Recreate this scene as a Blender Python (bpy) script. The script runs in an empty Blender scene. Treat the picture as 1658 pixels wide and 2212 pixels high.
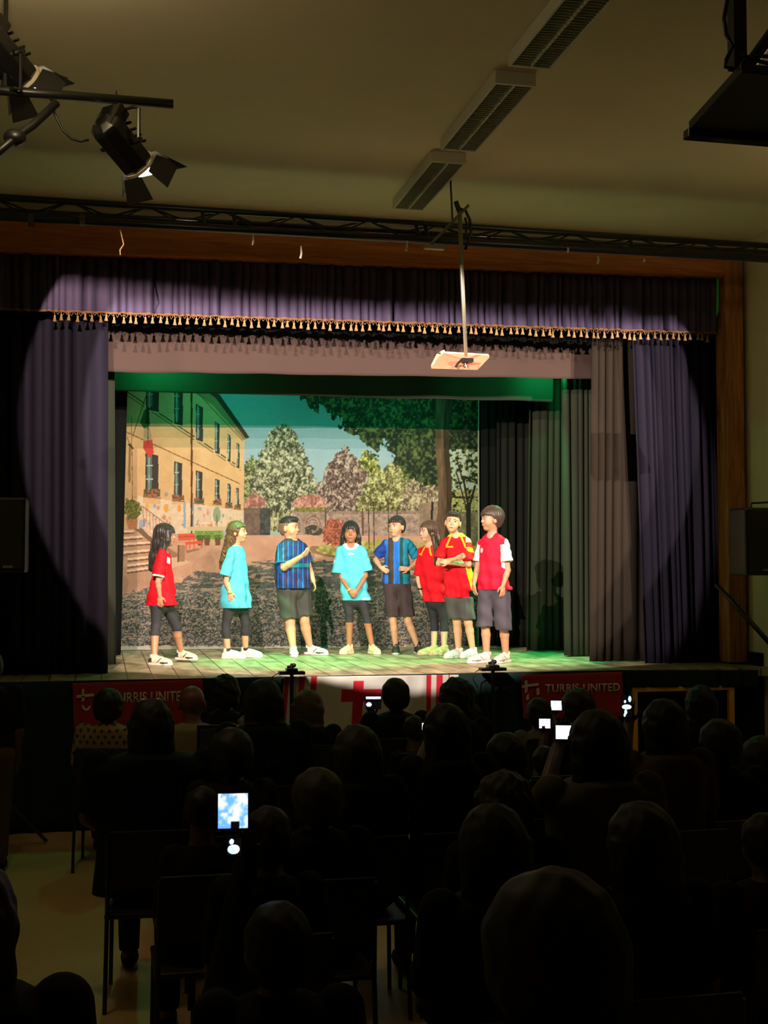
import bpy, bmesh, math, random
import numpy as np
from mathutils import Vector, Matrix

# ---------------------------------------------------------------- camera, world, exposure
F, CX, CY = 2700.0, 829.0, 1106.0
YAW, PITCH, CAMZ = math.radians(12.67), math.radians(2.46), 2.13
SC = bpy.context.scene
COL = SC.collection
cam_d = bpy.data.cameras.new('camera'); cam = bpy.data.objects.new('camera', cam_d); COL.objects.link(cam)
cam.location = (0, 0, CAMZ); cam.rotation_euler = (math.pi/2 + PITCH, 0, -YAW)
cam_d.sensor_fit = 'AUTO'; cam_d.sensor_width = 36; cam_d.lens = F/2212*36
cam_d.clip_start = 0.05; cam_d.clip_end = 100
SC.camera = cam
SC.view_settings.view_transform = 'Standard'; SC.view_settings.look = 'None'
SC.view_settings.exposure = 0.0; SC.view_settings.gamma = 1.0; SC.view_settings.use_curve_mapping = False
W = bpy.data.worlds.new('world'); SC.world = W; W.use_nodes = True
W.node_tree.nodes['Background'].inputs[0].default_value = (0.01, 0.01, 0.012, 1)
W.node_tree.nodes['Background'].inputs[1].default_value = 0.2

def spot(name, loc, target, power, color, angle, blend=.15, radius=.02):
    l = bpy.data.lights.new(name, 'SPOT'); l.energy = power; l.color = color
    l.spot_size = math.radians(angle); l.spot_blend = blend; l.shadow_soft_size = radius
    o = bpy.data.objects.new(name, l); COL.objects.link(o); o.location = loc
    o.rotation_euler = (Vector(target)-Vector(loc)).to_track_quat('-Z', 'Y').to_euler()
    return o
def point(name, loc, power, color, radius=.05):
    l = bpy.data.lights.new(name, 'POINT'); l.energy = power; l.color = color; l.shadow_soft_size = radius
    o = bpy.data.objects.new(name, l); COL.objects.link(o); o.location = loc
    return o
WARM = (1.0, .76, .60)
WHITE = (1.0, .83, .74)
GREEN = (.02, 1.0, .28)
# power of the four white stage lanterns (each lamp is made in the lantern's own builder)
LP = [1700, 1220, 880, 930]
# green lanterns hung between the two inner borders
GP = 24
point('green_lantern_beam', (.55, 12.12, 4.18), GP, GREEN, .06)
point('green_lantern_beam', (4.55, 12.12, 4.18), GP, GREEN, .06)
spot('green_lantern_beam', (1.35, 12.05, 4.05), (1.9, 12.15, 1.2), 850, GREEN, 56, 1., .05)
spot('green_lantern_beam', (4.5, 12.0, 4.05), (3.9, 12.0, 1.2), 650, GREEN, 56, 1., .05)
# unseen green lamps added behind the inner border to turn the backdrop sky teal
spot('added_green_wash', (1.3, 12.75, 4.2), (1.4, 14, 3.3), 58, (.03, 1, .55), 140, 1., .08)
spot('added_green_wash', (3.3, 12.75, 4.2), (3.2, 14, 3.3), 58, (.03, 1, .55), 140, 1., .08)
# light leaking upwards from the lantern vents
point('lantern_leak', (-.45, 6.0, 4.80), 20, (1, .78, .45), .12)
point('lantern_leak', (5.6, 7.6, 4.9), 9, (1, .78, .45), .1)

_c, _s, _cp, _sp = math.cos(YAW), math.sin(YAW), math.cos(PITCH), math.sin(PITCH)
RIGHT = Vector((_c, -_s, 0)); FWD = Vector((_s*_cp, _c*_cp, _sp)); UP = Vector((-_s*_sp, -_c*_sp, _cp))
CAM = Vector((0, 0, CAMZ))
def ray(px, py): return FWD + RIGHT*((px-CX)/F) + UP*((CY-py)/F)
def PD(px, py, d): return CAM + ray(px, py)*d
def PY(px, py, Y): r = ray(px, py); return CAM + r*(Y/r.y)
def PZ(px, py, Z): r = ray(px, py); return CAM + r*((Z-CAMZ)/r.z)
rnd = random.Random(7)

# ---------------------------------------------------------------- helpers
def srgb(h):
    if isinstance(h, str): h = tuple(int(h[i:i+2], 16)/255 for i in (0, 2, 4))
    return tuple((c/12.92 if c <= .04045 else ((c+.055)/1.055)**2.4) for c in h)
_M = {}
def mat(name, col=(.5,.5,.5), rough=.6, metal=0., noise=0., nscale=8., emit=None, estr=1., attr=False, sheen=0., spec=.5, bump=0., stretch=None):
    if name in _M: return _M[name]
    if isinstance(col, str): col = srgb(col)
    m = bpy.data.materials.new(name); m.use_nodes = True; nt = m.node_tree; b = nt.nodes['Principled BSDF']
    b.inputs['Base Color'].default_value = (*col, 1); b.inputs['Roughness'].default_value = rough
    b.inputs['Metallic'].default_value = metal; b.inputs['Specular IOR Level'].default_value = spec
    if sheen: b.inputs['Sheen Weight'].default_value = sheen
    src = None
    if attr:
        a = nt.nodes.new('ShaderNodeAttribute'); a.attribute_name = 'Col'; src = a.outputs['Color']
    if noise or bump:
        tc = nt.nodes.new('ShaderNodeTexCoord'); mp = nt.nodes.new('ShaderNodeMapping'); n = nt.nodes.new('ShaderNodeTexNoise')
        if stretch: mp.inputs['Scale'].default_value = stretch
        n.inputs['Scale'].default_value = nscale; n.inputs['Detail'].default_value = 5
        nt.links.new(tc.outputs['Object'], mp.inputs[0]); nt.links.new(mp.outputs[0], n.inputs['Vector'])
        if noise:
            mr = nt.nodes.new('ShaderNodeMapRange'); mr.inputs['To Min'].default_value = 1-noise; mr.inputs['To Max'].default_value = 1+noise
            nt.links.new(n.outputs['Fac'], mr.inputs['Value'])
            mx = nt.nodes.new('ShaderNodeVectorMath'); mx.operation = 'MULTIPLY'
            if src: nt.links.new(src, mx.inputs[0])
            else: mx.inputs[0].default_value = col
            nt.links.new(mr.outputs[0], mx.inputs[1]); src = mx.outputs[0]
        if bump:
            bp = nt.nodes.new('ShaderNodeBump'); bp.inputs['Strength'].default_value = bump; bp.inputs['Distance'].default_value = .01
            nt.links.new(n.outputs['Fac'], bp.inputs['Height']); nt.links.new(bp.outputs[0], b.inputs['Normal'])
    if src: nt.links.new(src, b.inputs['Base Color'])
    if emit is not None:
        if isinstance(emit, str): emit = srgb(emit)
        b.inputs['Emission Color'].default_value = (*emit, 1); b.inputs['Emission Strength'].default_value = estr
        if attr: nt.links.new(src, b.inputs['Emission Color'])
    _M[name] = m
    return m

class MB:
    """collects shapes into one mesh"""
    def __init__(s): s.v = []; s.f = []
    def quad(s, a, b, c, d):
        n = len(s.v); s.v += [tuple(a), tuple(b), tuple(c), tuple(d)]; s.f.append((n, n+1, n+2, n+3)); return s
    def poly(s, pts, off):
        """a flat outline given thickness along off"""
        n = len(s.v); k = len(pts); off = Vector(off)
        s.v += [tuple(Vector(p)) for p in pts] + [tuple(Vector(p)+off) for p in pts]
        s.f.append(tuple(range(n+k-1, n-1, -1))); s.f.append(tuple(range(n+k, n+2*k)))
        for i in range(k): j = (i+1) % k; s.f.append((n+i, n+j, n+k+j, n+k+i))
        return s
    def box(s, lo, hi, M=None):
        x0, y0, z0 = lo; x1, y1, z1 = hi; n = len(s.v)
        P = [(x0,y0,z0),(x1,y0,z0),(x1,y1,z0),(x0,y1,z0),(x0,y0,z1),(x1,y0,z1),(x1,y1,z1),(x0,y1,z1)]
        if M is not None: P = [tuple(M @ Vector(p)) for p in P]
        s.v += P
        s.f += [(n,n+3,n+2,n+1),(n+4,n+5,n+6,n+7),(n,n+1,n+5,n+4),(n+1,n+2,n+6,n+5),(n+2,n+3,n+7,n+6),(n+3,n,n+4,n+7)]
        return s
    def tube(s, pts, r, seg=8):
        pts = [Vector(p) for p in pts]; n0 = len(s.v)
        rs = r if isinstance(r, (list, tuple)) else [r]*len(pts)
        prev = None
        for i, p in enumerate(pts):
            t = (pts[min(i+1, len(pts)-1)] - pts[max(i-1, 0)]).normalized()
            if prev is None:
                a = Vector((0,0,1)) if abs(t.z) < .9 else Vector((1,0,0)); u = t.cross(a).normalized()
            else: u = (prev - t*prev.dot(t)).normalized()
            prev = u; w = t.cross(u)
            for k in range(seg):
                an = 2*math.pi*k/seg; s.v.append(tuple(p + (u*math.cos(an)+w*math.sin(an))*rs[i]))
        for i in range(len(pts)-1):
            for k in range(seg):
                a = n0+i*seg+k; b = n0+i*seg+(k+1) % seg
                s.f.append((a, b, b+seg, a+seg))
        s.f.append(tuple(range(n0+seg-1, n0-1, -1))); e = n0+(len(pts)-1)*seg; s.f.append(tuple(range(e, e+seg)))
        return s
    def ball(s, c, r, M=None, seg=12, rings=8):
        n0 = len(s.v); r = (r, r, r) if not isinstance(r, (tuple, list)) else r; c = Vector(c)
        R = M if M is not None else Matrix.Identity(3)
        for i in range(rings+1):
            th = math.pi*i/rings
            for k in range(seg):
                ph = 2*math.pi*k/seg
                s.v.append(tuple(c + R @ Vector((r[0]*math.sin(th)*math.cos(ph), r[1]*math.sin(th)*math.sin(ph), r[2]*math.cos(th)))))
        for i in range(rings):
            for k in range(seg):
                a = n0+i*seg+k; b = n0+i*seg+(k+1) % seg
                s.f.append((a, a+seg, b+seg, b))
        return s
    def build(s, name, m, parent=None, smooth=False, bevel=0.):
        me = bpy.data.meshes.new(name); me.from_pydata(s.v, [], s.f); me.update()
        if smooth: me.shade_smooth()
        return link(name, me, m, parent, bevel)
def link(name, me, m, parent=None, bevel=0.):
    o = bpy.data.objects.new(name, me); COL.objects.link(o)
    for x in (m if isinstance(m, (list, tuple)) else [m]): me.materials.append(x)
    if parent is not None:
        o.parent = parent; o.matrix_parent_inverse = Matrix.Translation(parent.location).inverted() if parent.type == 'EMPTY' and parent.parent is None else o.matrix_parent_inverse
    if bevel:
        b = o.modifiers.new('bevel', 'BEVEL'); b.width = bevel; b.segments = 2; b.limit_method = 'ANGLE'
    return o
def tag(o, label=None, cat=None, group=None, kind=None):
    if label: o['label'] = label
    if cat: o['category'] = cat
    if group: o['group'] = group
    if kind: o['kind'] = kind
    return o
def thing(name, label, cat, loc=(0,0,0), group=None):
    o = bpy.data.objects.new(name, None); COL.objects.link(o); o.location = loc; o.empty_display_size = .1
    return tag(o, label, cat, group)
def struct(name, mb, m, parent=None, **k):
    o = mb.build(name, m, parent, **k)
    if parent is None: o['kind'] = 'structure'
    return o

def mesh_np(name, V, Fq, m, parent=None, smooth=True, col=None):
    """V (n,3) floats, Fq (k,4) ints, optional linear colours per vertex"""
    me = bpy.data.meshes.new(name); n, k = len(V), len(Fq)
    me.vertices.add(n); me.vertices.foreach_set('co', np.ascontiguousarray(V, dtype=np.float32).ravel())
    me.loops.add(k*4); me.loops.foreach_set('vertex_index', np.ascontiguousarray(Fq, dtype=np.int32).ravel())
    me.polygons.add(k); me.polygons.foreach_set('loop_start', np.arange(0, 4*k, 4, dtype=np.int32))
    me.update(calc_edges=True); me.validate()
    if smooth: me.shade_smooth()
    if col is not None:
        a = me.color_attributes.new('Col', 'FLOAT_COLOR', 'POINT')
        c4 = np.ones((n, 4), np.float32); c4[:, :3] = col; a.data.foreach_set('color', c4.ravel())
    return link(name, me, m, parent)

def grid_faces(nu, nv):
    i = np.arange(nu*nv).reshape(nv, nu)
    return np.stack([i[:-1,:-1], i[:-1,1:], i[1:,1:], i[1:,:-1]], -1).reshape(-1, 4)

def cloth(name, TL, TR, BL, BR, m, parent=None, folds=30, amp=.04, seed=1, nu=None, nv=14, top=1., bottom=1., hem=0., colf=None, thick=.006):
    """hanging cloth between four corners, with irregular vertical folds"""
    r = np.random.RandomState(seed); TL, TR, BL, BR = [np.array(p, float) for p in (TL, TR, BL, BR)]
    nu = nu or folds*10+1
    u = np.linspace(0, 1, nu); v = np.linspace(0, 1, nv)
    ph = u*folds + .6*np.sin(u*folds*.37+r.rand()*6) + .35*np.sin(u*folds*.83+r.rand()*6)
    w = np.sin(2*math.pi*ph); w = 1-2*((1-w)/2)**1.8
    w = w*(.65+.35*np.sin(u*folds*1.7+r.rand()*6)) + .35*np.sin(2*math.pi*ph*.43+1)
    U, Vv = np.meshgrid(u, v)
    P = (TL[None,None]*(1-U[...,None])+TR[None,None]*U[...,None])*(1-Vv[...,None]) + (BL[None,None]*(1-U[...,None])+BR[None,None]*U[...,None])*Vv[...,None]
    A = amp*(top*(1-Vv)+bottom*Vv)
    wob = np.sin(U*folds*2.3+Vv*2.1)*.25
    P[..., 1] += A*(w[None]+wob)
    P[..., 0] += A*.4*np.cos(2*math.pi*ph)[None]
    if hem: P[..., 2] += (Vv**6)*hem*(np.sin(2*math.pi*ph*.5)[None]+r.randn(nu)[None]*.3)
    c = colf(U.ravel(), Vv.ravel()) if colf else None
    o = mesh_np(name, P.reshape(-1, 3), grid_faces(nu, nv)[:, ::-1], m, parent, col=c)
    if thick:
        s = o.modifiers.new('thickness', 'SOLIDIFY'); s.thickness = thick; s.offset = 0
    return o
# ---------------------------------------------------------------- room shell
STZ = 1.2                      # stage floor
YS, YP, YB = 10.45, 10.93, 14.03   # stage front edge, proscenium plane, painted backdrop
XL, XR, ZC = -3.0, 5.98, 5.24
m_ceil = mat('ceiling_plaster', (.74, .64, .45), .9, noise=.05, nscale=2.5, bump=.05)
m_wall = mat('wall_plaster', (.62, .55, .36), .9, noise=.08, nscale=3)
m_floor = mat('floor_linoleum', (.60, .42, .20), .4, noise=.12, nscale=3)
m_black = mat('black_paint', (.008, .008, .008), .9, spec=.05)
m_metal = mat('black_metal', (.012, .012, .013), .35, .0, spec=.6)
m_gloss = mat('gloss_black_metal', (.01, .01, .011), .12, .0, spec=.9)
m_steel = mat('dull_steel', (.35, .33, .27), .35, .9)
m_white = mat('white_enamel', (.62, .60, .50), .35)
def wood_mat(name, base, dark, scale):
    m = bpy.data.materials.new(name); m.use_nodes = True; nt = m.node_tree; b = nt.nodes['Principled BSDF']
    tc = nt.nodes.new('ShaderNodeTexCoord'); mp = nt.nodes.new('ShaderNodeMapping'); mp.inputs['Scale'].default_value = scale
    n = nt.nodes.new('ShaderNodeTexNoise'); n.inputs['Scale'].default_value = 3; n.inputs['Detail'].default_value = 8; n.inputs['Distortion'].default_value = 1.2
    r = nt.nodes.new('ShaderNodeValToRGB'); r.color_ramp.elements[0].position = .35; r.color_ramp.elements[1].position = .68
    r.color_ramp.elements[0].color = (*dark, 1); r.color_ramp.elements[1].color = (*base, 1)
    v = nt.nodes.new('ShaderNodeTexVoronoi'); v.inputs['Scale'].default_value = 1.3
    cr = nt.nodes.new('ShaderNodeValToRGB'); cr.color_ramp.elements[0].position = .03; cr.color_ramp.elements[1].position = .09
    cr.color_ramp.elements[0].color = (.25, .2, .18, 1); cr.color_ramp.elements[1].color = (1, 1, 1, 1)
    mp2 = nt.nodes.new('ShaderNodeMapping'); mp2.inputs['Scale'].default_value = tuple(max(.5, s**.5) for s in scale)
    mu = nt.nodes.new('ShaderNodeMix'); mu.data_type = 'RGBA'; mu.blend_type = 'MULTIPLY'; mu.inputs[0].default_value = 1
    L = nt.links.new; L(tc.outputs['Object'], mp.inputs[0]); L(mp.outputs[0], n.inputs['Vector']); L(n.outputs['Fac'], r.inputs[0])
    L(tc.outputs['Object'], mp2.inputs[0]); L(mp2.outputs[0], v.inputs['Vector']); L(v.outputs['Distance'], cr.inputs[0])
    L(r.outputs[0], mu.inputs[6]); L(cr.outputs[0], mu.inputs[7]); L(mu.outputs[2], b.inputs['Base Color'])
    b.inputs['Roughness'].default_value = .55
    return m
m_beam = wood_mat('varnished_pine_beam', (.62, .21, .03), (.40, .11, .015), (.6, 6, 9))
m_post = wood_mat('varnished_pine_post', (.50, .22, .035), (.26, .085, .015), (9, 6, .6))
m_gold = mat('yellow_varnished_wood', (.80, .42, .03), .5, noise=.2, nscale=6)

struct('floor', MB().box((XL-.2, -3.2, -.2), (XR+.2, YS+.3, 0)), m_floor)
struct('ceiling', MB().box((XL-.2, -3.2, ZC), (XR+.2, YP+.3, ZC+.2)), m_ceil)
struct('wall_left', MB().box((XL-.2, -3.2, 0), (XL, 15, ZC)), m_wall)
struct('wall_right', MB().box((XR, -3.2, 0), (XR+.2, YP+.3, ZC)), m_wall)
struct('wall_back', MB().box((XL-.2, -3.4, 0), (XR+.2, -3.2, ZC)), m_black)
struct('wall_front', MB().box((XL, YP+.06, 5.03), (XR, YP+.2, ZC)), m_wall)
# stage house, all black
struct('wall_stage_rear', MB().box((XL, 14.75, 0), (XR+.3, 14.95, 5.6)), m_black)
struct('wall_stage_right', MB().box((XR+.02, YP+.3, 0), (XR+.3, 14.8, 5.6)), m_black)
struct('ceiling_stage', MB().box((XL-.1, YP+.2, 5.45), (XR+.3, 14.9, 5.6)), m_black)
struct('ceiling_bulkhead', MB().box((XL, YP+.2, 5.02), (XR, YP+.32, 5.5)), m_black)

# timber proscenium
zt0, zt1 = PY(20, 478, YP-.12).z, PY(1580, 556, YP-.12).z
zb0, zb1 = PY(20, 541, YP-.12).z, PY(1560, 597, YP-.12).z
xo = PY(1608, 1000, YP-.12).x; xi = PY(1570, 1000, YP-.12).x
b = MB(); xa = XL
def zl(x, z0, z1):
    t = (x-PY(20, 500, YP-.12).x)/(PY(1580, 556, YP-.12).x-PY(20, 500, YP-.12).x); return z0+(z1-z0)*t
ztA, ztB, zbA, zbB = zl(xa, zt0, zt1), zl(xo, zt0, zt1), zl(xa, zb0, zb1), zl(xo, zb0, zb1)
b.poly([(xa, YP-.12, zbA), (xi, YP-.12, zbB), (xi, YP-.12, ztB), (xa, YP-.12, ztA)], (0, .2, 0))
struct('trim_1', b, m_beam, bevel=.006)
struct('trim_2', MB().box((xi, YP-.12, STZ+.02), (min(xo, XR-.005), YP+.08, ztB)), m_post, bevel=.006)
struct('trim_3', MB().box((xo, YS+.12, STZ-.0), (XR-.004, YP-.13, STZ+.12)), m_black)

# ---------------------------------------------------------------- stage deck
def deck_material():
    m = bpy.data.materials.new('worn_stage_boards'); m.use_nodes = True; nt = m.node_tree; b = nt.nodes['Principled BSDF']; L = nt.links.new
    tc = nt.nodes.new('ShaderNodeTexCoord')
    br = nt.nodes.new('ShaderNodeTexBrick'); mp = nt.nodes.new('ShaderNodeMapping'); mp.inputs['Rotation'].default_value = (0, 0, math.pi/2)
    br.inputs['Scale'].default_value = 1; br.inputs['Brick Width'].default_value = 2.2; br.inputs['Row Height'].default_value = .21
    br.inputs['Mortar Size'].default_value = .006; br.inputs['Color1'].default_value = (.44, .37, .24, 1); br.inputs['Color2'].default_value = (.36, .31, .2, 1)
    br.inputs['Mortar'].default_value = (.10, .07, .045, 1)
    n = nt.nodes.new('ShaderNodeTexNoise'); n.inputs['Scale'].default_value = 5; n.inputs['Detail'].default_value = 9; n.inputs['Roughness'].default_value = .7
    mp3 = nt.nodes.new('ShaderNodeMapping'); mp3.inputs['Scale'].default_value = (1.2, .5, 1)
    cr = nt.nodes.new('ShaderNodeValToRGB'); e = cr.color_ramp.elements; e[0].position = .35; e[0].color = (.42, .38, .36, 1); e[1].position = .66; e[1].color = (1.3, 1.3, 1.2, 1)
    mu = nt.nodes.new('ShaderNodeMix'); mu.data_type = 'RGBA'; mu.blend_type = 'MULTIPLY'; mu.inputs[0].default_value = 1
    L(tc.outputs['Object'], mp.inputs[0]); L(mp.outputs[0], br.inputs['Vector']); L(tc.outputs['Object'], mp3.inputs[0]); L(mp3.outputs[0], n.inputs['Vector'])
    L(n.outputs['Fac'], cr.inputs[0]); L(br.outputs['Color'], mu.inputs[6]); L(cr.outputs[0], mu.inputs[7]); L(mu.outputs[2], b.inputs['Base Color'])
    mr = nt.nodes.new('ShaderNodeMapRange'); mr.inputs['To Min'].default_value = .28; mr.inputs['To Max'].default_value = .6
    L(n.outputs['Fac'], mr.inputs['Value']); L(mr.outputs[0], b.inputs['Roughness'])
    return m
struct('floor_stage', MB().box((XL, YS, STZ-.08), (XR, 14.75, STZ)), deck_material(), bevel=.004)
struct('trim_stage_riser', MB().box((XL, YS+.12, 0), (XR, YS+.2, STZ-.08)), m_black)

# stage skirt
m_skirt = mat('dark_skirt_cloth', (.016, .034, .031), .9, spec=.06)
def ys(px, py, Y=YS): return PY(px, py, Y)
def skirt(pxa, pxb, label, seed):
    xa, xb = ys(pxa, 1460).x, ys(pxb, 1460).x
    o = cloth('stage_skirt', (xa, YS-.03, STZ+.004), (xb, YS-.03, STZ+.004), (xa, YS-.03, .02), (xb, YS-.03, .02), m_skirt, folds=max(4, int((xb-xa)*7)), amp=.018, seed=seed, top=.25)
    tag(o, label, 'stage skirt')
skirt(-260, 640, 'dark teal stage skirt cloth hanging behind the banner nearest the audience aisle', 3)
skirt(642, 1345, 'black stage skirt cloth behind the white flag and the second red banner', 4)
o = cloth('stage_skirt', ys(1346, 1447)+Vector((0,-.03,0)), ys(1632, 1447)+Vector((0,-.03,0)), ys(1346, 1484)+Vector((0,-.03,0)), ys(1632, 1484)+Vector((0,-.03,0)), m_skirt, folds=12, amp=.012, seed=8)
tag(o, 'narrow black cloth strip tacked along the stage edge above the yellow wooden frame', 'stage skirt')
# yellow wooden frame of the under-stage opening
fr = thing('wooden_frame', 'yellow varnished wooden frame of an opening under the stage front', 'frame', (ys(1480, 1500).x, YS, 0))
xa, xb, xm = ys(1364, 1487).x, ys(1584, 1485).x, ys(1484, 1490).x
zt, zb = ys(1440, 1483).z, ys(1440, 1493).z
MB().box((xa, YS-.02, zb), (xb, YS+.04, zt)).build('top_rail', m_gold, fr, bevel=.004)
for x in (xa, xm, xb-.05): MB().box((x, YS-.015, 0), (x+.05, YS+.035, zb)).build('upright', m_gold, fr, bevel=.004)
struct('wall_understage', MB().box((xa-.1, YS+.125, 0), (XR, YS+.135, STZ-.1)), m_black)

# ---------------------------------------------------------------- banners and flag
def pt(px, py, dy): return ys(px, py) + Vector((0, dy, 0))
def text_mesh(name, body, p0, p1, h, m, parent, Y, depth=.002, spacing=1.0, tilt=0):
    cu = bpy.data.curves.new(name, 'FONT'); cu.body = body; cu.size = 1; cu.extrude = .0; cu.offset = .018; cu.space_character = spacing
    t = bpy.data.objects.new(name, cu); COL.objects.link(t); bpy.context.view_layer.update()
    me = bpy.data.meshes.new_from_object(t.evaluated_get(bpy.context.evaluated_depsgraph_get()))
    COL.objects.unlink(t); bpy.data.objects.remove(t)
    co = np.array([v.co[:] for v in me.vertices]); mn, mx = co.min(0), co.max(0)
    W_ = (Vector(p1)-Vector(p0)); 
    for v in me.vertices:
        a = (v.co.x-mn[0])/(mx[0]-mn[0]); bb = (v.co.y-mn[1])/(mx[1]-mn[1])
        q = Vector(p0)+W_*a; v.co = (q.x, Y, q.z + bb*h)
    me.update()
    o = link(name, me, m, parent); s = o.modifiers.new('thickness', 'SOLIDIFY'); s.thickness = depth
    return o
m_red = mat('red_banner_cloth', (.36, .018, .018), .75, noise=.08, nscale=5)
m_bwhite = mat('banner_white_print', (.7, .66, .6), .7)
m_bfaint = mat('banner_faint_print', (.48, .16, .15), .7)
def banner(label, TL, TR, BL, BR, seed, cloth_dy=-.065):
    base = (TL+BR)/2
    t = thing('banner', label, 'banner', (base.x, base.y, BR.z), 'red banners on the stage front')
    cloth('cloth', TL, TR, BL, BR, m_red, t, folds=4, amp=.006, seed=seed, nu=90)
    return t
bl = banner('red banner with white t logo and TURRIS UNITED lettering nearest the left aisle', pt(157, 1474, -.07), pt(437, 1466, -.07), pt(160, 1577, -.07), pt(440, 1568, -.07), 5)
YT = pt(300, 1500, -.085).y
text_mesh('lettering', 'TURRIS UNITED', pt(241, 1517, -.085), pt(406, 1512, -.085), .085, m_bwhite, bl, YT, spacing=1.05)
def logo(par, x, y, k, Y):
    def q(a, b_): p = PY(x+a*k, y+b_*k, Y); return (p.x, Y, p.z)
    def pl(pts, nm='logo_stroke'): MB().poly([q(*p) for p in pts], (0, .003, 0)).build(nm, m_bwhite, par)
    pl([(-3, -18), (2, -18), (2, -8), (-3, -6)]); pl([(-14, -5), (22, -9), (22, -3), (-14, 1)]); pl([(-3, -3), (2, -4), (2, 6), (-3, 9)])
    out = [(-2, 14)]+[(6+9*math.cos(a), 17+10*math.sin(a)) for a in np.linspace(math.pi, 0, 9)]
    inn = [(6+4.5*math.cos(a), 17+5*math.sin(a)) for a in np.linspace(0, math.pi, 9)]
    pl(out+inn, 'logo_hook')
logo(bl, 180, 1507, 1.05, YT)
br_ = banner('red banner with white cross logo and TURRIS UNITED lettering behind the lit phones', pt(1119, 1456, -.07), pt(1335, 1450, -.07), pt(1124, 1552, -.07), pt(1339, 1545, -.07), 6)
text_mesh('lettering', 'TURRIS UNITED', pt(1170, 1494, -.085), pt(1330, 1491, -.085), .072, m_bwhite, br_, YT, spacing=1.05)
def q(a, b_): p = PY(a, b_, YT); return (p.x, YT, p.z)
MB().poly([q(1133, 1470), q(1139, 1470), q(1139, 1478), q(1163, 1475), q(1163, 1481), q(1139, 1484), q(1139, 1493), q(1133, 1499), q(1133, 1485), q(1127, 1486), q(1127, 1481), q(1133, 1480)], (0, .003, 0)).build('logo_cross', m_bwhite, br_)
MB().poly([q(1158, 1487), q(1164, 1486), q(1165, 1500), q(1159, 1502)], (0, .003, 0)).build('logo_stroke', m_bwhite, br_)
MB().poly([q(1136, 1503), q(1142, 1498), q(1142, 1512), q(1136, 1512)], (0, .003, 0)).build('logo_stroke', m_bwhite, br_)

def flagcol(U, V):
    c = np.tile(np.array([[.70, .68, .60]]), (len(U), 1)); red = np.array([.62, .012, .025])
    x = 612+U*(985-612)
    def st(a, b_, cond=True): c[(x > a) & (x < b_) & cond] = red
    st(612, 621+0); st(643, 654); st(668, 680); st(757, 780, (V > .07)); st(734, 820, (V > .21) & (V < .41)); st(913, 925); st(937, 949); st(962, 966)
    return c
m_flag = mat('flag_cloth', (1, 1, 1), .8, attr=True)
fl = cloth('flag', pt(612, 1461, -.07), pt(985, 1456, -.07), pt(600, 1592, -.07), pt(985, 1592, -.07), m_flag, folds=9, amp=.014, seed=11, nu=260, nv=60, top=.3, colf=flagcol)
tag(fl, 'white cloth flag with a red cross and red stripes hung on the stage front', 'flag')

# ---------------------------------------------------------------- curtains
m_velvet = mat('purple_velvet', (.014, .012, .021), .8, spec=.06)
m_val = mat('lilac_valance_velvet', (.080, .062, .118), .8, spec=.1)
m_gold_fr = mat('gold_fringe', (.30, .18, .08), .8, spec=.2)
m_blk = mat('black_drape', (.008, .008, .0075), .9, spec=.05)
m_drape = mat('dark_grey_drape', (.034, .038, .026), .9, spec=.06)
m_border = mat('brown_border_cloth', (.062, .040, .034), .85, spec=.1)
m_border2 = mat('grey_green_border_cloth', (.034, .040, .030), .85, spec=.1)

def quadY(Y, TL, TR, BL, BR): return [PY(*p, Y) for p in (TL, TR, BL, BR)]
# valance with tasselled fringe
YV = YP+.02
v = thing('curtain_valance', 'gathered purple valance with gold tassel fringe across the stage top', 'valance', PY(800, 690, YV))
TLv, TRv, BLv, BRv = quadY(YV, (-60, 536), (1566, 592), (-60, 672), (1566, 722))
TLv.x = BLv.x = XL+.02; TRv.x = min(TRv.x, xi-.02); BRv.x = TRv.x
cloth('gathered_cloth', TLv, TRv, BLv, BRv, m_val, v, folds=120, amp=.045, seed=21, nu=1900, nv=16, bottom=1.1, hem=.006)
cloth('fringe_band', BLv+Vector((0,-.045,.008)), BRv+Vector((0,-.045,.008)), BLv+Vector((0,-.045,-.012)), BRv+Vector((0,-.045,-.012)), mat('brown_gold_braid', (.17, .085, .045), .8, spec=.2), v, folds=120, amp=.02, seed=21, nu=1200, nv=3, hem=.004)
xs0, xs1 = PY(120, 690, YV).x, BRv.x-.05
NT = 98
for i in range(NT):
    x = xs0+(xs1-xs0)*(i+rnd.uniform(-.25, .25))/NT; t_ = (x-BLv.x)/(BRv.x-BLv.x); z = BLv.z+(BRv.z-BLv.z)*t_
    dz = rnd.uniform(-.012, .012); yy = YV-.045+rnd.uniform(-.02, .012)
    MB().tube([(x, yy, z-.005), (x, yy, z-.03+dz), (x, yy, z-.036+dz), (x, yy, z-.048+dz), (x, yy, z-.085+dz)], [.003, .003, .011, .008, .019], 7).build('tassel', m_gold_fr, v, smooth=True)
b = MB()
for i in range(160):
    x = xs0+(xs1-xs0)*(i+.5)/160; t_ = (x-BLv.x)/(BRv.x-BLv.x); z = BLv.z+(BRv.z-BLv.z)*t_
    b.tube([(x-.02, YV-.035, z), (x, YV-.04, z-.03-.01*(i % 2)), (x+.02, YV-.035, z)], .003, 4)
b.build('fringe_loops', m_gold_fr, v)

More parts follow.
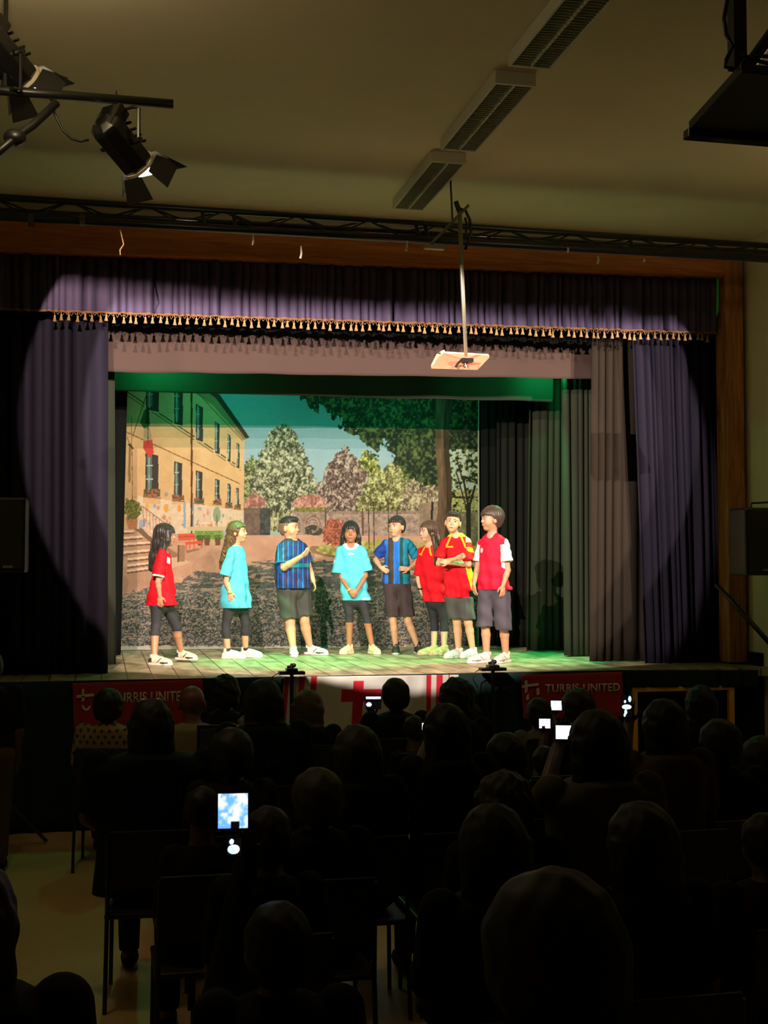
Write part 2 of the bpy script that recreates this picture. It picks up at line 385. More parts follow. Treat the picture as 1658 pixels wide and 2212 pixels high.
# main curtains
def drape(name, label, Y, TL, TR, BL, BR, m, folds, amp, seed, **k):
    a, b2, c, d = quadY(Y, TL, TR, BL, BR)
    o = cloth(name, a, b2, c, d, m, folds=folds, amp=amp, seed=seed, **k); return tag(o, label, 'curtain')
o = drape('stage_curtain', 'drawn dark purple stage curtain hanging behind the left loudspeaker', YP+.2, (-330, 640), (229, 655), (-330, 1463), (227, 1461), m_velvet, 20, .055, 31, nu=500, top=.8)
o = drape('stage_curtain', 'drawn dark purple stage curtain hanging beside the pine post', YP+.2, (1362, 690), (1572, 700), (1392, 1438), (1585, 1433), m_velvet, 15, .055, 32, nu=420, top=.8)
# borders
a, b2, c, d = quadY(YP+.42, (-60, 640), (1400, 690), (-60, 690), (1400, 748))
o = cloth('stage_border', a, b2, c, d, m_blk, folds=90, amp=.02, seed=33, nu=900, hem=.012); tag(o, 'black ruffled border just behind the tasselled valance', 'border curtain')
a, b2, c, d = quadY(YP+.7, (222, 690), (1326, 735), (232, 803), (1326, 819))
o = cloth('stage_border', a, b2, c, d, m_border, folds=5, amp=.02, seed=34, nu=300, bottom=1.3); tag(o, 'flat mauve brown border cloth below the black ruffled border', 'border curtain')
a, b2, c, d = quadY(12.5, (228, 770), (1196, 800), (238, 845), (1196, 868))
o = cloth('stage_border', a, b2, c, d, m_border2, folds=5, amp=.025, seed=35, nu=300, bottom=1.2); tag(o, 'inner border cloth lit green at both ends above the painted backdrop', 'border curtain')
def batten(o, z0):
    bb = [Vector(c_) for c_ in (min(o.data.vertices, key=lambda v_: (v_.co.x-v_.co.z*3)).co, max(o.data.vertices, key=lambda v_: (v_.co.x+v_.co.z*3)).co)]
    m = MB().tube([bb[0], bb[1]], .02, 8)
    m.build('batten', m_metal, o)
    for t_ in (.08, .5, .92): p = bb[0].lerp(bb[1], t_); MB().tube([p, (p.x, p.y, z0)], .006, 5).build('hanging_rope', m_metal, o)
for o in [o for o in COL.objects if o.name.startswith('stage_border')]: batten(o, 5.45)
# legs
def leg(label, Y, x0t, x1t, x0b, x1b, ytop, ybot, folds, amp, seed, m=m_drape):
    a, b2, c, d = quadY(Y, (x0t, ytop), (x1t, ytop), (x0b, ybot), (x1b, ybot)); 
    for p in (c, d): p.z = STZ+.012
    o = cloth('wing_curtain', a, b2, c, d, m, folds=folds, amp=amp, seed=seed); tag(o, label, 'wing curtain', 'wing curtains at the sides of the stage')
leg('grey green wing curtain strip between the left stage curtain and backdrop', 11.95, 150, 250, 150, 253, 740, 1421, 5, .03, 41)
leg('black wing curtain overlapping the building side of the backdrop', 13.2, 180, 279, 180, 262, 740, 1410, 5, .03, 42, m_blk)
leg('black curtain directly beside the bright edge of the backdrop', 13.95, 1040, 1110, 1040, 1110, 780, 1400, 4, .03, 43, m_blk)
leg('very dark wing curtain behind the tall boy', 13.6, 1074, 1165, 1074, 1165, 905, 1401, 5, .035, 44, mat('charcoal_drape', (.014, .0145, .011), .9, spec=.05))
leg('greenish wing curtain, third from the pine post', 12.95, 1142, 1235, 1136, 1235, 820, 1408, 5, .03, 45)
leg('olive wing curtain, second inward from the purple curtain', 12.1, 1213, 1300, 1219, 1300, 740, 1419, 5, .03, 46)
leg('dark brown wing curtain next to the right purple curtain', 11.3, 1279, 1400, 1275, 1402, 730, 1432, 6, .03, 47, mat('brown_drape', (.026, .020, .015), .9, spec=.06))
struct('wall_stage_masking', MB().box((PY(1040, 1200, 14.1).x, 14.1, STZ), (XR, 14.14, 5.4)), m_black)
struct('wall_stage_masking_left', MB().box((XL, 14.1, STZ), (PY(275, 1200, 14.1).x, 14.14, 5.4)), m_black)
# ---------------------------------------------------------------- painted backdrop (a printed cloth: flat picture, one vertex colour per few millimetres)
def vnoise(X, Y, sx, sy, seed, octv=4, rough=.55):
    out = np.zeros_like(X, dtype=np.float64); amp = 1.; tot = 0.
    for o in range(octv):
        r = np.random.RandomState(seed+o*17); G = r.rand(512, 512)
        x = X/sx*(2**o)+1000; y = Y/sy*(2**o)+1000
        xi_, yi_ = np.floor(x).astype(int), np.floor(y).astype(int); fx, fy = x-xi_, y-yi_
        fx = fx*fx*(3-2*fx); fy = fy*fy*(3-2*fy)
        g = lambda a, b_: G[a % 512, b_ % 512]
        out += amp*((g(xi_, yi_)*(1-fx)+g(xi_+1, yi_)*fx)*(1-fy)+(g(xi_, yi_+1)*(1-fx)+g(xi_+1, yi_+1)*fx)*fy); tot += amp; amp *= rough
    return out/tot
def paint(X, Y):
    n = X.shape; C = np.zeros(n+(3,)); C[:] = (118, 156, 172)
    def rgb(c): return np.array(c, float)
    def fill(mask, c, a=1.):
        a = np.asarray(a, float); a = a[..., None] if a.ndim else a
        c = rgb(c)
        new = C*(1-a)+c*a
        C[mask] = new[mask]
    def inp(pts):
        m = np.zeros(n, bool); k = len(pts)
        for i in range(k):
            x0, y0 = pts[i]; x1, y1 = pts[(i+1) % k]
            if y0 == y1: continue
            c = ((y0 > Y) != (y1 > Y)) & (X < (x1-x0)*(Y-y0)/(y1-y0)+x0); m ^= c
        return m
    def line(p, q_, w):
        p, q_ = np.array(p, float), np.array(q_, float); d = q_-p; L2 = (d**2).sum()
        t = np.clip(((X-p[0])*d[0]+(Y-p[1])*d[1])/L2, 0, 1); return np.hypot(X-p[0]-t*d[0], Y-p[1]-t*d[1]) < w/2
    def ell(cx, cy, rx, ry): return ((X-cx)/rx)**2+((Y-cy)/ry)**2 < 1
    N1 = vnoise(X, Y, 26, 26, 1); N2 = vnoise(X, Y, 7, 7, 2); N3 = vnoise(X, Y, 3.2, 3.2, 3, 3); ND = vnoise(X+Y*.5, Y-X*.3, 14, 5, 4)
    # sky, cloud streaks
    sk = np.clip((vnoise(X, Y, 90, 22, 9)-.4)*2.5, 0, 1)
    C[:] = C*(1-sk[..., None]*.5)+rgb((150, 172, 178))*sk[..., None]*.5
    gr = np.clip((Y-880)/120, 0, 1)[..., None]; C[:] = C*(1-.55*gr)+rgb((186, 190, 200))*.55*gr
    # trees beyond
    def tree(cx, pts, cols, jag=10, sc=1., dens=2.2, seed=5):
        """pts: (y, half width); cols dark, mid, light"""
        ys_ = [p[0] for p in pts]; hw = np.interp(Y, ys_, [p[1] for p in pts])
        Nb = vnoise(X, Y, 11*sc, 11*sc, seed, 4, .65)
        m = (np.abs(X-cx) < hw+(Nb-.5)*jag*3.2) & (Y > ys_[0]+(Nb-.5)*jag*2) & (Y < ys_[-1])
        Nn = .62*vnoise(X+3*np.sin(Y/11), Y, 6*sc, 8*sc, seed+3, 4, .7)+.38*vnoise(X, Y, 2.6, 3.2, seed+9, 2, .7)
        t = np.clip((Nn-.5)*dens*1.7+.46, 0, 1)[..., None]
        c = np.where(t < .5, rgb(cols[0])*(1-2*t)+rgb(cols[1])*2*t, rgb(cols[1])*(2-2*t)+rgb(cols[2])*(2*t-1)); C[m] = c[m]
    tree(545, [(985, 8), (1020, 22), (1060, 30), (1110, 34)], [(60, 62, 40), (115, 118, 75), (180, 180, 130)], seed=31)
    tree(612, [(916, 6), (935, 28), (960, 42), (1000, 58), (1050, 74), (1085, 78), (1125, 40), (1150, 24)], [(58, 60, 46), (128, 124, 98), (208, 202, 172)], 9, seed=5)
    tree(790, [(972, 6), (1000, 26), (1040, 44), (1110, 52)], [(70, 74, 36), (140, 138, 72), (205, 200, 120)], seed=12)
    tree(745, [(963, 5), (985, 22), (1010, 42), (1050, 60), (1112, 66)], [(72, 54, 50), (132, 104, 98), (200, 178, 160)], seed=9)
    tree(860, [(1000, 20), (1030, 60), (1060, 80), (1112, 90)], [(80, 74, 50), (150, 142, 92), (212, 205, 145)], seed=15)
    tree(920, [(1020, 20), (1050, 50), (1112, 60)], [(90, 74, 64), (150, 130, 105), (205, 190, 150)], seed=18)
    tree(668, [(1068, 12), (1080, 34), (1100, 38)], [(150, 90, 80), (190, 130, 120), (220, 170, 150)], 5, seed=19)
    tree(550, [(1066, 8), (1080, 22), (1096, 24)], [(140, 90, 80), (180, 120, 110), (210, 160, 140)], 5, seed=20)
    for x in (590, 600, 612, 622): fill(line((x, 1108), (x-2, 1160), 3.2), (190, 180, 120), .8)
    # perimeter wall with murals
    m = (Y > 1104) & (Y < 1158) & (X > 630) & (X < 1033)
    C[m] = (rgb((168, 140, 128))*(.75+.5*N2[..., None]))[m]
    m = (Y > 1096) & (Y < 1106) & (X > 635) & (X < 700) ; C[m] = (rgb((180, 170, 90))*(.6+.7*N3[..., None]))[m]
    m = m | ((Y > 1095) & (Y < 1110) & (X > 700) & (X < 940) & (N2 > .5)); C[m] = C[m]*.75
    for x in (703, 783, 857, 910, 935): fill(line((x, 1100), (x, 1160), 4), (112, 74, 62))
    for k, c in enumerate([(150, 90, 80), (190, 150, 100), (130, 120, 140)]):
        r = np.hypot(X-676, Y-1131); fill((np.abs(r-(15-3*k)) < 1.2) & (Y < 1134), c)
    fill(ell(676, 1147, 20, 13) & (N2 > .4), (70, 68, 55))
    fill((N3 > .70) & (Y > 1108) & (Y < 1150) & (X > 640) & (X < 930), (110, 80, 80), .7)
    m = (X > 527) & (X < 561) & (Y > 1098) & (Y < 1156); C[m] = (rgb((118, 94, 84))*(.75+.5*N2[..., None]))[m]
    m = (X > 561) & (X < 584) & (Y > 1098) & (Y < 1158); C[m] = (rgb((72, 72, 68))*(.6+.8*N2[..., None]))[m]
    m = (X > 905) & (X < 945) & (Y > 1086) & (Y < 1160); C[m] = (rgb((150, 125, 105))*(.8+.4*N2[..., None]))[m]
    # ground: sunlit paving, then shaded asphalt with dapples
    g = Y > 1156+np.clip((X-700)*.01, 0, 5)
    C[g] = (rgb((206, 154, 130))*(.86+.28*N1[..., None]))[g]
    bx = np.interp(X, [250, 300, 370, 420, 520, 560, 620, 700, 800, 900, 1040], [1290, 1278, 1262, 1240, 1224, 1212, 1214, 1212, 1208, 1212, 1212])
    sh = Y > bx+(vnoise(X, Y, 17, 5, 44, 4, .6)-.5)*26
    asp = rgb((98, 98, 94))*(.62+.48*N3[..., None]+.3*vnoise(X+Y*.9, Y*1.2, 9, 3, 46, 3)[..., None])
    C[sh] = asp[sh]
    Dp = vnoise(X+.8*Y, Y, 20, 4.2, 77, 3, .65); depth = np.clip((Y-bx)/190, 0, 1)
    fill(sh & (Dp > .585+.07*depth), (208, 170, 146), .75)
    fine = vnoise(X, Y, 2.6, 2.0, 78, 2, .6); fill(sh & (fine > .60) & (Y > 1270), (182, 170, 156), .8)
    fill(sh & (fine < .36) & (Y > 1290), (50, 50, 46), .7)
    fill(Y > 1396+(N2-.5)*9, (225, 222, 200), .85)
    # planting circle
    ring = np.abs(np.hypot((X-770)/92, (Y-1186)/19)-1); fill((ring < .10) & (Y > 1180), (150, 115, 85)); 
    m = (np.hypot((X-770)/88, (Y-1186)/16) < 1); C[m] = (rgb((178, 168, 96))*(.55+.9*N2[..., None]))[m]
    fill((np.abs(Y-1178-(X-900)*.02) < 10) & (X > 800) & (X < 1033) & (N2 > .45), (168, 160, 90), .8)
    m = (np.hypot((X-722)/27, (Y-1150)/30)+(N2-.5)*.6 < 1); C[m] = (rgb((165, 92, 72))*(.45+1.1*N3[..., None]))[m]
    for x in (795, 806, 838): fill(line((x, 1085), (x+2, 1185), 2.2), (70, 60, 45))
    fill(line((801, 975), (801, 1020), 1.8), (50, 50, 40))
    # ---- foreground tree, right
    xs = [652, 690, 722, 748, 790, 806, 830, 850, 880, 920, 948, 985, 1040]; yb_ = [866, 885, 902, 930, 950, 985, 968, 990, 1035, 1050, 1048, 985, 1010]
    edge = np.interp(X, xs, yb_)+(vnoise(X, Y, 12, 12, 51, 3, .7)-.5)*74
    leaf = (Y < edge) & (X > 648+(N1-.5)*20)
    t = np.clip((vnoise(X, Y, 5, 6, 52, 3, .6)-.42)*3.2, 0, 1)[..., None]
    lc = rgb((26, 36, 24))*(1-t)+rgb((96, 106, 58))*t; C[leaf] = lc[leaf]
    bright = np.clip((vnoise(X, Y, 16, 14, 53, 3)-.56)*6, 0, 1)*((X > 870) & (X < 945) & (Y > 900) & (Y < 1040))
    C[:] = C*(1-.6*bright[..., None])+rgb((130, 135, 70))*.6*bright[..., None]
    holes = (X > 968) & (X < 1033) & (Y > 970) & (Y < 1110)
    hn = vnoise(X, Y, 7, 6, 54, 3, .6)
    C[holes] = np.where((hn > .52)[..., None], rgb((185, 192, 175)), np.where((hn > .42)[..., None], rgb((110, 120, 60)), rgb((36, 44, 28))))[holes]
    m = (X > 968) & (X < 1033) & (Y >= 1060) & (Y < 1105) & (hn > .40); C[m] = (rgb((168, 165, 100))*(.7+.6*N3[..., None]))[m]
    m = (X > 975) & (X < 1033) & (Y >= 1105) & (Y < 1180); C[m] = (rgb((120, 112, 80))*(.6+.8*N2[..., None]))[m]
    wv = 958+3*np.sin(Y/40); wd = np.interp(Y, [850, 950, 1100, 1175], [20, 14.5, 14.5, 19])
    m = (np.abs(X-wv) < wd) & (Y < 1178)
    tr = vnoise(X, Y, 5, 34, 60, 3, .6)[..., None]; C[m] = ((rgb((66, 50, 36))*(1-tr)+rgb((120, 92, 70))*tr)*(1.12-.35*((X-wv)/wd > .2)[..., None]))[m]
    for a_, b__, w_ in (((1012, 1180), (1012, 1090), 9), ((1012, 1095), (1000, 1030), 5), ((1012, 1100), (1026, 1050), 5), ((1000, 1040), (985, 990), 3), ((1010, 1105), (985, 1020), 3), ((930, 1160), (934, 1085), 5)): fill(line(a_, b__, w_), (44, 40, 32))
    # ---- school building
    wall = inp([(250, 790), (430, 790), (470, 855), (528, 950), (526, 1136), (420, 1152), (250, 1160)])
    C[wall] = (rgb((216, 168, 120))*(.93+.14*N1[..., None]))[wall]
    fill(inp([(400, 835), (475, 852), (538, 945), (526, 951), (462, 878), (412, 842)]), (150, 122, 84))
    fill(inp([(430, 835), (474, 852), (539, 945), (530, 947), (466, 860)]), (62, 48, 34))
    fill(line((420, 842), (524, 952), 1.6), (110, 86, 58))
    fill(line((274, 848), (519, 1012), 7), (205, 168, 118)); fill(line((274, 846), (519, 1010), 2.4), (60, 44, 30)); fill(line((274, 854), (519, 1016), 1.8), (104, 76, 52))
    fill(line((270, 932), (518, 1045), 2), (112, 76, 50))
    def win(x0, x1, yt, yb__, sl, box=True):
        fill(inp([(x0-3, yt-3), (x1+3, yt-3+sl), (x1+3, yb__+3+sl*.6), (x0-3, yb__+3)]), (212, 172, 128))
        fill(inp([(x0, yt), (x1, yt+sl), (x1, yb__+sl*.6), (x0, yb__)]), (66, 54, 46))
        w_ = x1-x0
        fill(inp([(x0+w_*.12, yt+4), (x0+w_*.5, yt+4+sl*.4), (x0+w_*.5, yb__-6), (x0+w_*.12, yb__-6)]), (98, 108, 104))
        for k in (.3, .62): fill(line((x0+w_*.1, yt+(yb__-yt)*k), (x0+w_*.55, yt+(yb__-yt)*k), 1.8), (168, 190, 180))
        fill(line((x0+w_*.28, yt+4), (x0+w_*.28, yb__-4), 1.8), (150, 172, 165))
        if box:
            h_ = max(7, w_*.5)
            m = (X > x0-4) & (X < x1+4) & (Y > yb__-h_+(N2-.5)*8) & (Y < yb__+3); C[m] = np.where((N3 > .55)[..., None], rgb((180, 96, 84)), rgb((88, 86, 48)))[m]
            fill(line((x0-4, yb__+3), (x1+4, yb__+3+sl*.5), 3), (140, 104, 84))
    for a in ((315, 343, 800, 884, 10), (376, 395, 830, 915, 8), (423, 438, 872, 950, 8), (464, 474, 910, 978, 6), (491, 498, 936, 996, 5), (511, 517, 956, 1010, 4)): win(*a, False)
    for a in ((314, 342, 978, 1070, 6), (376, 393, 996, 1078, 5), (423, 437, 1016, 1084, 4), (464, 474, 1034, 1086, 3), (491, 498, 1044, 1093, 2), (510, 516, 1053, 1096, 2)): win(*a)
    # mural along the ground floor
    mu = inp([(297, 1070), (400, 1086), (526, 1104), (526, 1136), (420, 1150), (297, 1160)]) & ~((Y < 1088) & (X > 308) & (X < 346)) & ~((Y < 1090) & (X > 371) & (X < 398))
    C[mu] = (rgb((222, 192, 165))*(.92+.16*N2[..., None]))[mu]
    r_ = random.Random(3); cols = [(222, 160, 80), (140, 158, 178), (205, 120, 100), (150, 165, 130), (120, 140, 170)]
    for i in range(46):
        x = r_.uniform(303, 520); y = r_.uniform(1082+(x-300)*.12, 1142); c = cols[r_.randrange(5)]; sz = r_.uniform(1.2, 3.2)*(1.2-(x-300)/380)
        fill(ell(x, y, sz, sz*r_.uniform(1, 2.6)) & mu, c, .8)
    for x, y, rx, ry, c in ((358, 1097, 5, 8, (228, 158, 70)), (387, 1098, 4, 8, (222, 150, 80)), (318, 1094, 4, 8, (225, 165, 90)), (468, 1112, 8, 17, (140, 158, 130)), (334, 1093, 3, 5, (150, 160, 175)), (359, 1068, 4, 5, (150, 150, 140))): fill(ell(x, y, rx, ry), c)
    fill(line((468, 1112), (469, 1145), 2), (120, 100, 80)); fill((X > 396) & (X < 401) & (Y > 1085) & (Y < 1140), (150, 160, 178)); fill((X > 416) & (X < 419) & (Y > 1088) & (Y < 1140), (150, 160, 178))
    fill((X > 422) & (X < 458) & (Y > 1132) & (Y < 1137) & (N3 > .45), (205, 110, 90), .7)
    fill((X > 424) & (X < 456) & (Y > 1100) & (Y < 1128) & (N2 > .55), (225, 165, 140), .7)
    fill(line((413.5, 848), (413.5, 1160), 4.6), (104, 54, 32)); fill(line((411.8, 848), (411.8, 1160), 1.2), (150, 92, 60))
    # flag on its pole
    fill(line((287, 940), (317, 850), 1.6), (84, 62, 42)); fill(line((275, 945), (283, 970), 1.6), (84, 62, 42)); fill(line((284, 900), (284, 960), 1.2), (84, 62, 42)); fill(line((281, 960), (279, 1040), 5), (150, 110, 78)); fill(line((285, 960), (286, 1095), 1.6), (140, 95, 60)); fill(line((278, 960), (287, 968), 4), (70, 48, 34))
    fill(inp([(302, 912), (312, 884), (321, 884), (324, 915), (318, 928), (311, 926)]), (64, 92, 48)); fill(inp([(316, 884), (322, 884), (322, 915), (314, 915)]), (34, 52, 30))
    fill(inp([(311, 926), (323, 920), (329, 953), (309, 955)]), (172, 146, 112)); fill(inp([(309, 952), (329, 950), (332, 978), (323, 990), (309, 968)]), (196, 66, 56)); fill(line((318, 890), (320, 960), 1.5), (60, 60, 40))
    # stairs, pillars, pot
    st = inp([(250, 1143), (290, 1143), (308, 1160), (328, 1172), (345, 1238), (262, 1262), (250, 1262)]); C[st] = rgb((196, 148, 120))
    edges = [(1146, 290), (1160, 308), (1174, 328), (1192, 334), (1208, 338), (1222, 340), (1234, 342)]
    for i, (y, xr) in enumerate(edges):
        sl = -.02-.03*i; fill(inp([(250, y), (xr, y+sl*60), (xr, y+4.5+sl*60), (250, y+5.5)]), (240, 200, 172)); fill(inp([(250, y+5.5), (xr, y+4.5+sl*60), (xr, y+8+sl*60), (250, y+9)]), (128, 90, 72))
    fill(inp([(290, 1143), (306, 1141), (338, 1172), (330, 1176)]), (128, 96, 78)); fill(inp([(306, 1141), (312, 1141), (356, 1172), (352, 1176)]), (214, 176, 148))
    fill(inp([(330, 1172), (352, 1176), (398, 1205), (398, 1213), (340, 1230)]), (160, 118, 94)); fill(inp([(362, 1206), (386, 1203), (412, 1215), (345, 1236)]), (222, 178, 148))
    fill(inp([(385, 1176), (399, 1175), (399, 1213), (383, 1214)]), (168, 124, 98)); fill(inp([(382, 1172), (402, 1172), (402, 1177), (382, 1177)]), (210, 165, 130)); fill(inp([(383, 1177), (387, 1177), (386, 1214), (382, 1214)]), (120, 86, 68))
    fill(inp([(252, 1200), (275, 1198), (274, 1254), (252, 1258)]), (196, 150, 122)); fill(inp([(250, 1198), (276, 1196), (276, 1202), (250, 1204)]), (150, 110, 90))
    fill(line((305, 1092), (356, 1130), 1.8), (140, 88, 72))
    for k in range(7): x = 309+k*7; fill(line((x, 1094+(x-305)*.74), (x+1, 1138+k*4), 1.4), (196, 110, 96))
    fill(inp([(271, 1120), (299, 1120), (295, 1142), (277, 1142)]), (192, 122, 88)); fill(line((271, 1121), (299, 1121), 3), (214, 150, 115))
    m = (np.hypot((X-286)/18, (Y-1098)/24)+(N2-.5)*.9 < 1); C[m] = (rgb((104, 100, 50))*(.5+1.1*N3[..., None]))[m]
    fill(ell(304, 1131, 4.5, 9), (150, 168, 186))
    # lawn strip, pots, red bench
    m = (Y > 1146) & (Y < 1165) & (X > 420) & (X < 482); C[m] = (rgb((126, 150, 76))*(.75+.5*N3[..., None]))[m]
    fill((Y > 1138) & (Y <= 1147) & (X > 405) & (X < 526), (206, 178, 140))
    for x in (432, 447, 470): fill(inp([(x-7, 1162), (x+7, 1162), (x+5, 1178), (x-5, 1178)]), (112, 82, 58)); fill(ell(x, 1160, 9, 5) & (N3 > .42), (78, 96, 44))
    red = (222, 88, 66)
    fill(inp([(383, 1154), (419, 1152), (422, 1166), (386, 1168)]), red); fill(line((384, 1160), (421, 1158.5), 1.2), (160, 60, 44)); fill(inp([(398, 1171), (434, 1168), (437, 1174), (402, 1177)]), red)
    for a_, b__ in (((402, 1176), (403, 1192)), ((419, 1165), (420, 1186)), ((433, 1172), (436, 1184)), ((410, 1176), (409, 1184))): fill(line(a_, b__, 2.4), red)
    fill(inp([(402, 1190), (424, 1185), (436, 1186), (404, 1195)]), (150, 112, 84))
    # bright hem at the right edge
    fill(X > 1031.5, (206, 198, 176))
    C = np.clip(C*(.97+.06*N3[..., None]), 0, 255)/255
    return np.where(C <= .04045, C/12.92, ((C+.055)/1.055)**2.4)*.62   # a dull, low-contrast textile print

def backdrop():
    nu, nv = 620, 470
    v_ = np.linspace(0, 1, nv); u_ = np.linspace(0, 1, nu); U, V = np.meshgrid(u_, v_)
    Yp = 806+V*(1405-806); xl = 274-(Yp-850)*.033; Xp = xl+U*(1035-xl)
    Yp = Yp-U*8*V
    C = paint(Xp, Yp)
    # points on the hanging plane Y = YB
    rx = RIGHT.x*(Xp-CX)/F+UP.x*(CY-Yp)/F+FWD.x; ry = RIGHT.y*(Xp-CX)/F+UP.y*(CY-Yp)/F+FWD.y; rz = UP.z*(CY-Yp)/F+FWD.z
    k = YB/ry; P = np.stack([rx*k, np.full_like(k, YB), CAMZ+rz*k], -1)
    P[..., 1] += .012*np.sin(Xp/37)*V+.008*np.sin(Xp/13+Yp/60)
    P[..., 2] = np.maximum(P[..., 2], STZ+.004)
    m = mat('printed_backdrop_cloth', (1, 1, 1), .85, attr=True, spec=.2)
    o = mesh_np('painted_backdrop', P.reshape(-1, 3), grid_faces(nu, nv)[:, ::-1], m, None, col=C.reshape(-1, 3))
    o.modifiers.new('thickness', 'SOLIDIFY').thickness = .004
    tag(o, 'printed cloth backdrop of a school courtyard with building, trees and stairs', 'backdrop', kind='thing')
backdrop()
# ---------------------------------------------------------------- lighting truss in front of the proscenium
YT1, YT2 = 9.55, 9.78
tr = thing('lighting_truss', 'long black lattice lighting truss spanning the hall below the ceiling', 'truss', (2.5, YT1, 4.7))
def chord(pa, pb, Y, r, nm='chord', m=m_metal):
    a, c = PY(*pa, Y), PY(*pb, Y); d = (c-a)/(c.x-a.x); a = a+d*(XL+.05-a.x); c = c+d*(XR-.03-c.x)
    MB().tube([a, c], r, 10).build(nm, m, tr, smooth=True); return a, c
A0, A1 = chord((0, 426), (1658, 531), YT1+.11, .026)
B0, B1 = chord((0, 467), (1658, 560), YT1, .031)
C0, C1 = chord((0, 455), (1658, 546), YT2, .028, m=m_gloss)
L0 = (A1.x-A0.x)
def at(p0, p1, x): return p0+(p1-p0)*((x-p0.x)/(p1.x-p0.x))
n = 15; xs_ = [A0.x+.1+L0*.97*i/n for i in range(n+1)]
for i in range(n):
    xm_ = (xs_[i]+xs_[i+1])/2
    for P0, P1 in ((B0, B1), (C0, C1)):
        MB().tube([at(P0, P1, xs_[i]), at(A0, A1, xm_)], .008, 6).build('brace', m_metal, tr); MB().tube([at(A0, A1, xm_), at(P0, P1, xs_[i+1])], .008, 6).build('brace', m_metal, tr)
for x in (PY(440, 480, YT1).x, PY(508, 480, YT1).x, PY(905, 520, YT1).x, PY(925, 520, YT1).x, PY(1370, 540, YT1).x):
    MB().tube([at(A0, A1, x), at(B0, B1, x)], .016, 6).build('strut', m_metal, tr)
m_pl = mat('pale_tape', (.7, .68, .6), .5)
for i, (px, py, h) in enumerate(((546, 521, .06), (650, 548, .075), (878, 533, .06), (1291, 563, .045), (1226, 541, .03), (1390, 563, .02))):
    p = PY(px, py, YT1-.04); o = MB().tube([(p.x, p.y, p.z+h*.8), (p.x+.004, p.y, p.z), (p.x-.004, p.y, p.z-h*.5)], [.006, .009, .011 if i else .006], 7).build('cable_tie_end', m_pl, tr, smooth=True)
p = [PY(x, y, YT1-.02) for x, y in ((258, 490), (264, 515), (267, 528), (259, 540), (260, 551))]
MB().tube(p, .005, 5).build('loose_cord', mat('brown_cord', (.22, .13, .05), .8), tr, smooth=True)
for px in (67, 178):
    a = PY(px, 470, YT1); MB().box((a.x-.02, a.y-.03, a.z-.06), (a.x+.02, a.y+.03, a.z+.02)).build('clamp', m_metal, tr)

# fluorescent ceiling fittings
zl_ = ZC-.085
def fitting(nf, ff, label):
    """near and far edge midpoints (pixels of the underside corners)"""
    nl, nr, fl_, fr_ = [PZ(*p, zl_) for p in (nf[0], nf[1], ff[0], ff[1])]
    xc = PZ(1113, 183, zl_).x; y0, y1 = (nl.y+nr.y)/2, (fl_.y+fr_.y)/2; w = .135
    t = thing('ceiling_light', label, 'ceiling light', (xc, (y0+y1)/2, ZC), 'fluorescent fittings on the ceiling')
    b = MB(); e = .014
    b.box((xc-w, y0, zl_+.02), (xc+w, y1, ZC)); b.build('housing', m_white, t, bevel=.004)
    fr = MB(); fr.box((xc-w, y0, zl_), (xc-w+e, y1, zl_+.02)).box((xc+w-e, y0, zl_), (xc+w, y1, zl_+.02)).box((xc-w+e, y0, zl_), (xc+w-e, y0+e*1.5, zl_+.02)).box((xc-w+e, y1-e*1.5, zl_), (xc+w-e, y1, zl_+.02))
    fr.build('rim', m_white, t)
    for s in (-1, 1):
        MB().box((xc+s*w/2-w/2+e, y0+e*1.5, zl_+.014), (xc+s*w/2+w/2-e, y1-e*1.5, zl_+.02)).build('reflector', mat('grey_louvre_backing', (.30, .32, .24), .5, 0), t)
        lv = MB(); k = int((y1-y0)/.035)
        for i in range(k): y = y0+.03+i*.035; lv.box((xc+s*w/2-w/2+e+.002, y, zl_+.003), (xc+s*w/2+w/2-e-.002, y+.003, zl_+.014))
        lv.build('louvre', mat('louvre_metal', (.42, .44, .34), .4, .3), t)
    dv = MB(); k = 26
    for i in range(k): y = y0+.03+(y1-y0-.06)*i/k; dv.box((xc-.006, y, zl_-.001), (xc+.006, y+(y1-y0-.06)/k*.82, zl_+.012))
    dv.build('divider', m_white, t)
fitting(((1340, -72), (1430, -72)), ((1098, 147), (1185, 148)), 'fluorescent ceiling fitting cut by the top edge of the picture')
bpy_l1 = [o for o in COL.objects if o.name.startswith('ceiling_light')][0]
fitting(((1072, 180), (1150, 185)), ((948, 325), (1025, 328)), 'middle fluorescent ceiling fitting of the row of three')
fitting(((930, 350), (1003, 352)), ((848, 452), (908, 455)), 'farthest fluorescent ceiling fitting, nearest the lighting truss')

# ---------------------------------------------------------------- stage lanterns on their bar
bar_a, bar_b = PD(-120, 203, 7.1), PD(374, 225, 7.1)
bar_a.y = bar_b.y = 6.95
bar_a.z = PY(0, 205, 6.95).z; bar_b = PY(374, 225, 6.95); bar_a.x = PY(-300, 190, 6.95).x; bar_a.z = bar_b.z
sb = thing('lantern_bar', 'black steel bar on an angled arm carrying two stage lanterns', 'lantern bar', ((bar_a.x+bar_b.x)/2, 6.95, bar_b.z))
MB().tube([bar_a, bar_b], .026, 12).build('bar', m_metal, sb, smooth=True)
p = [PY(122, 222, 6.9), PY(70, 272, 6.85), PY(35, 297, 6.8), PY(-60, 375, 6.7)]
MB().tube(p, .024, 10).build('arm', m_metal, sb, smooth=True)
c = PY(32, 297, 6.8); MB().ball(c, (.06, .04, .045)).build('arm_joint', m_metal, sb, smooth=True)
MB().tube([PY(-60, 375, 6.7), (XL+.01, 6.6, PY(-60, 375, 6.7).z-.2)], .022, 8).build('arm', m_metal, sb, smooth=True)
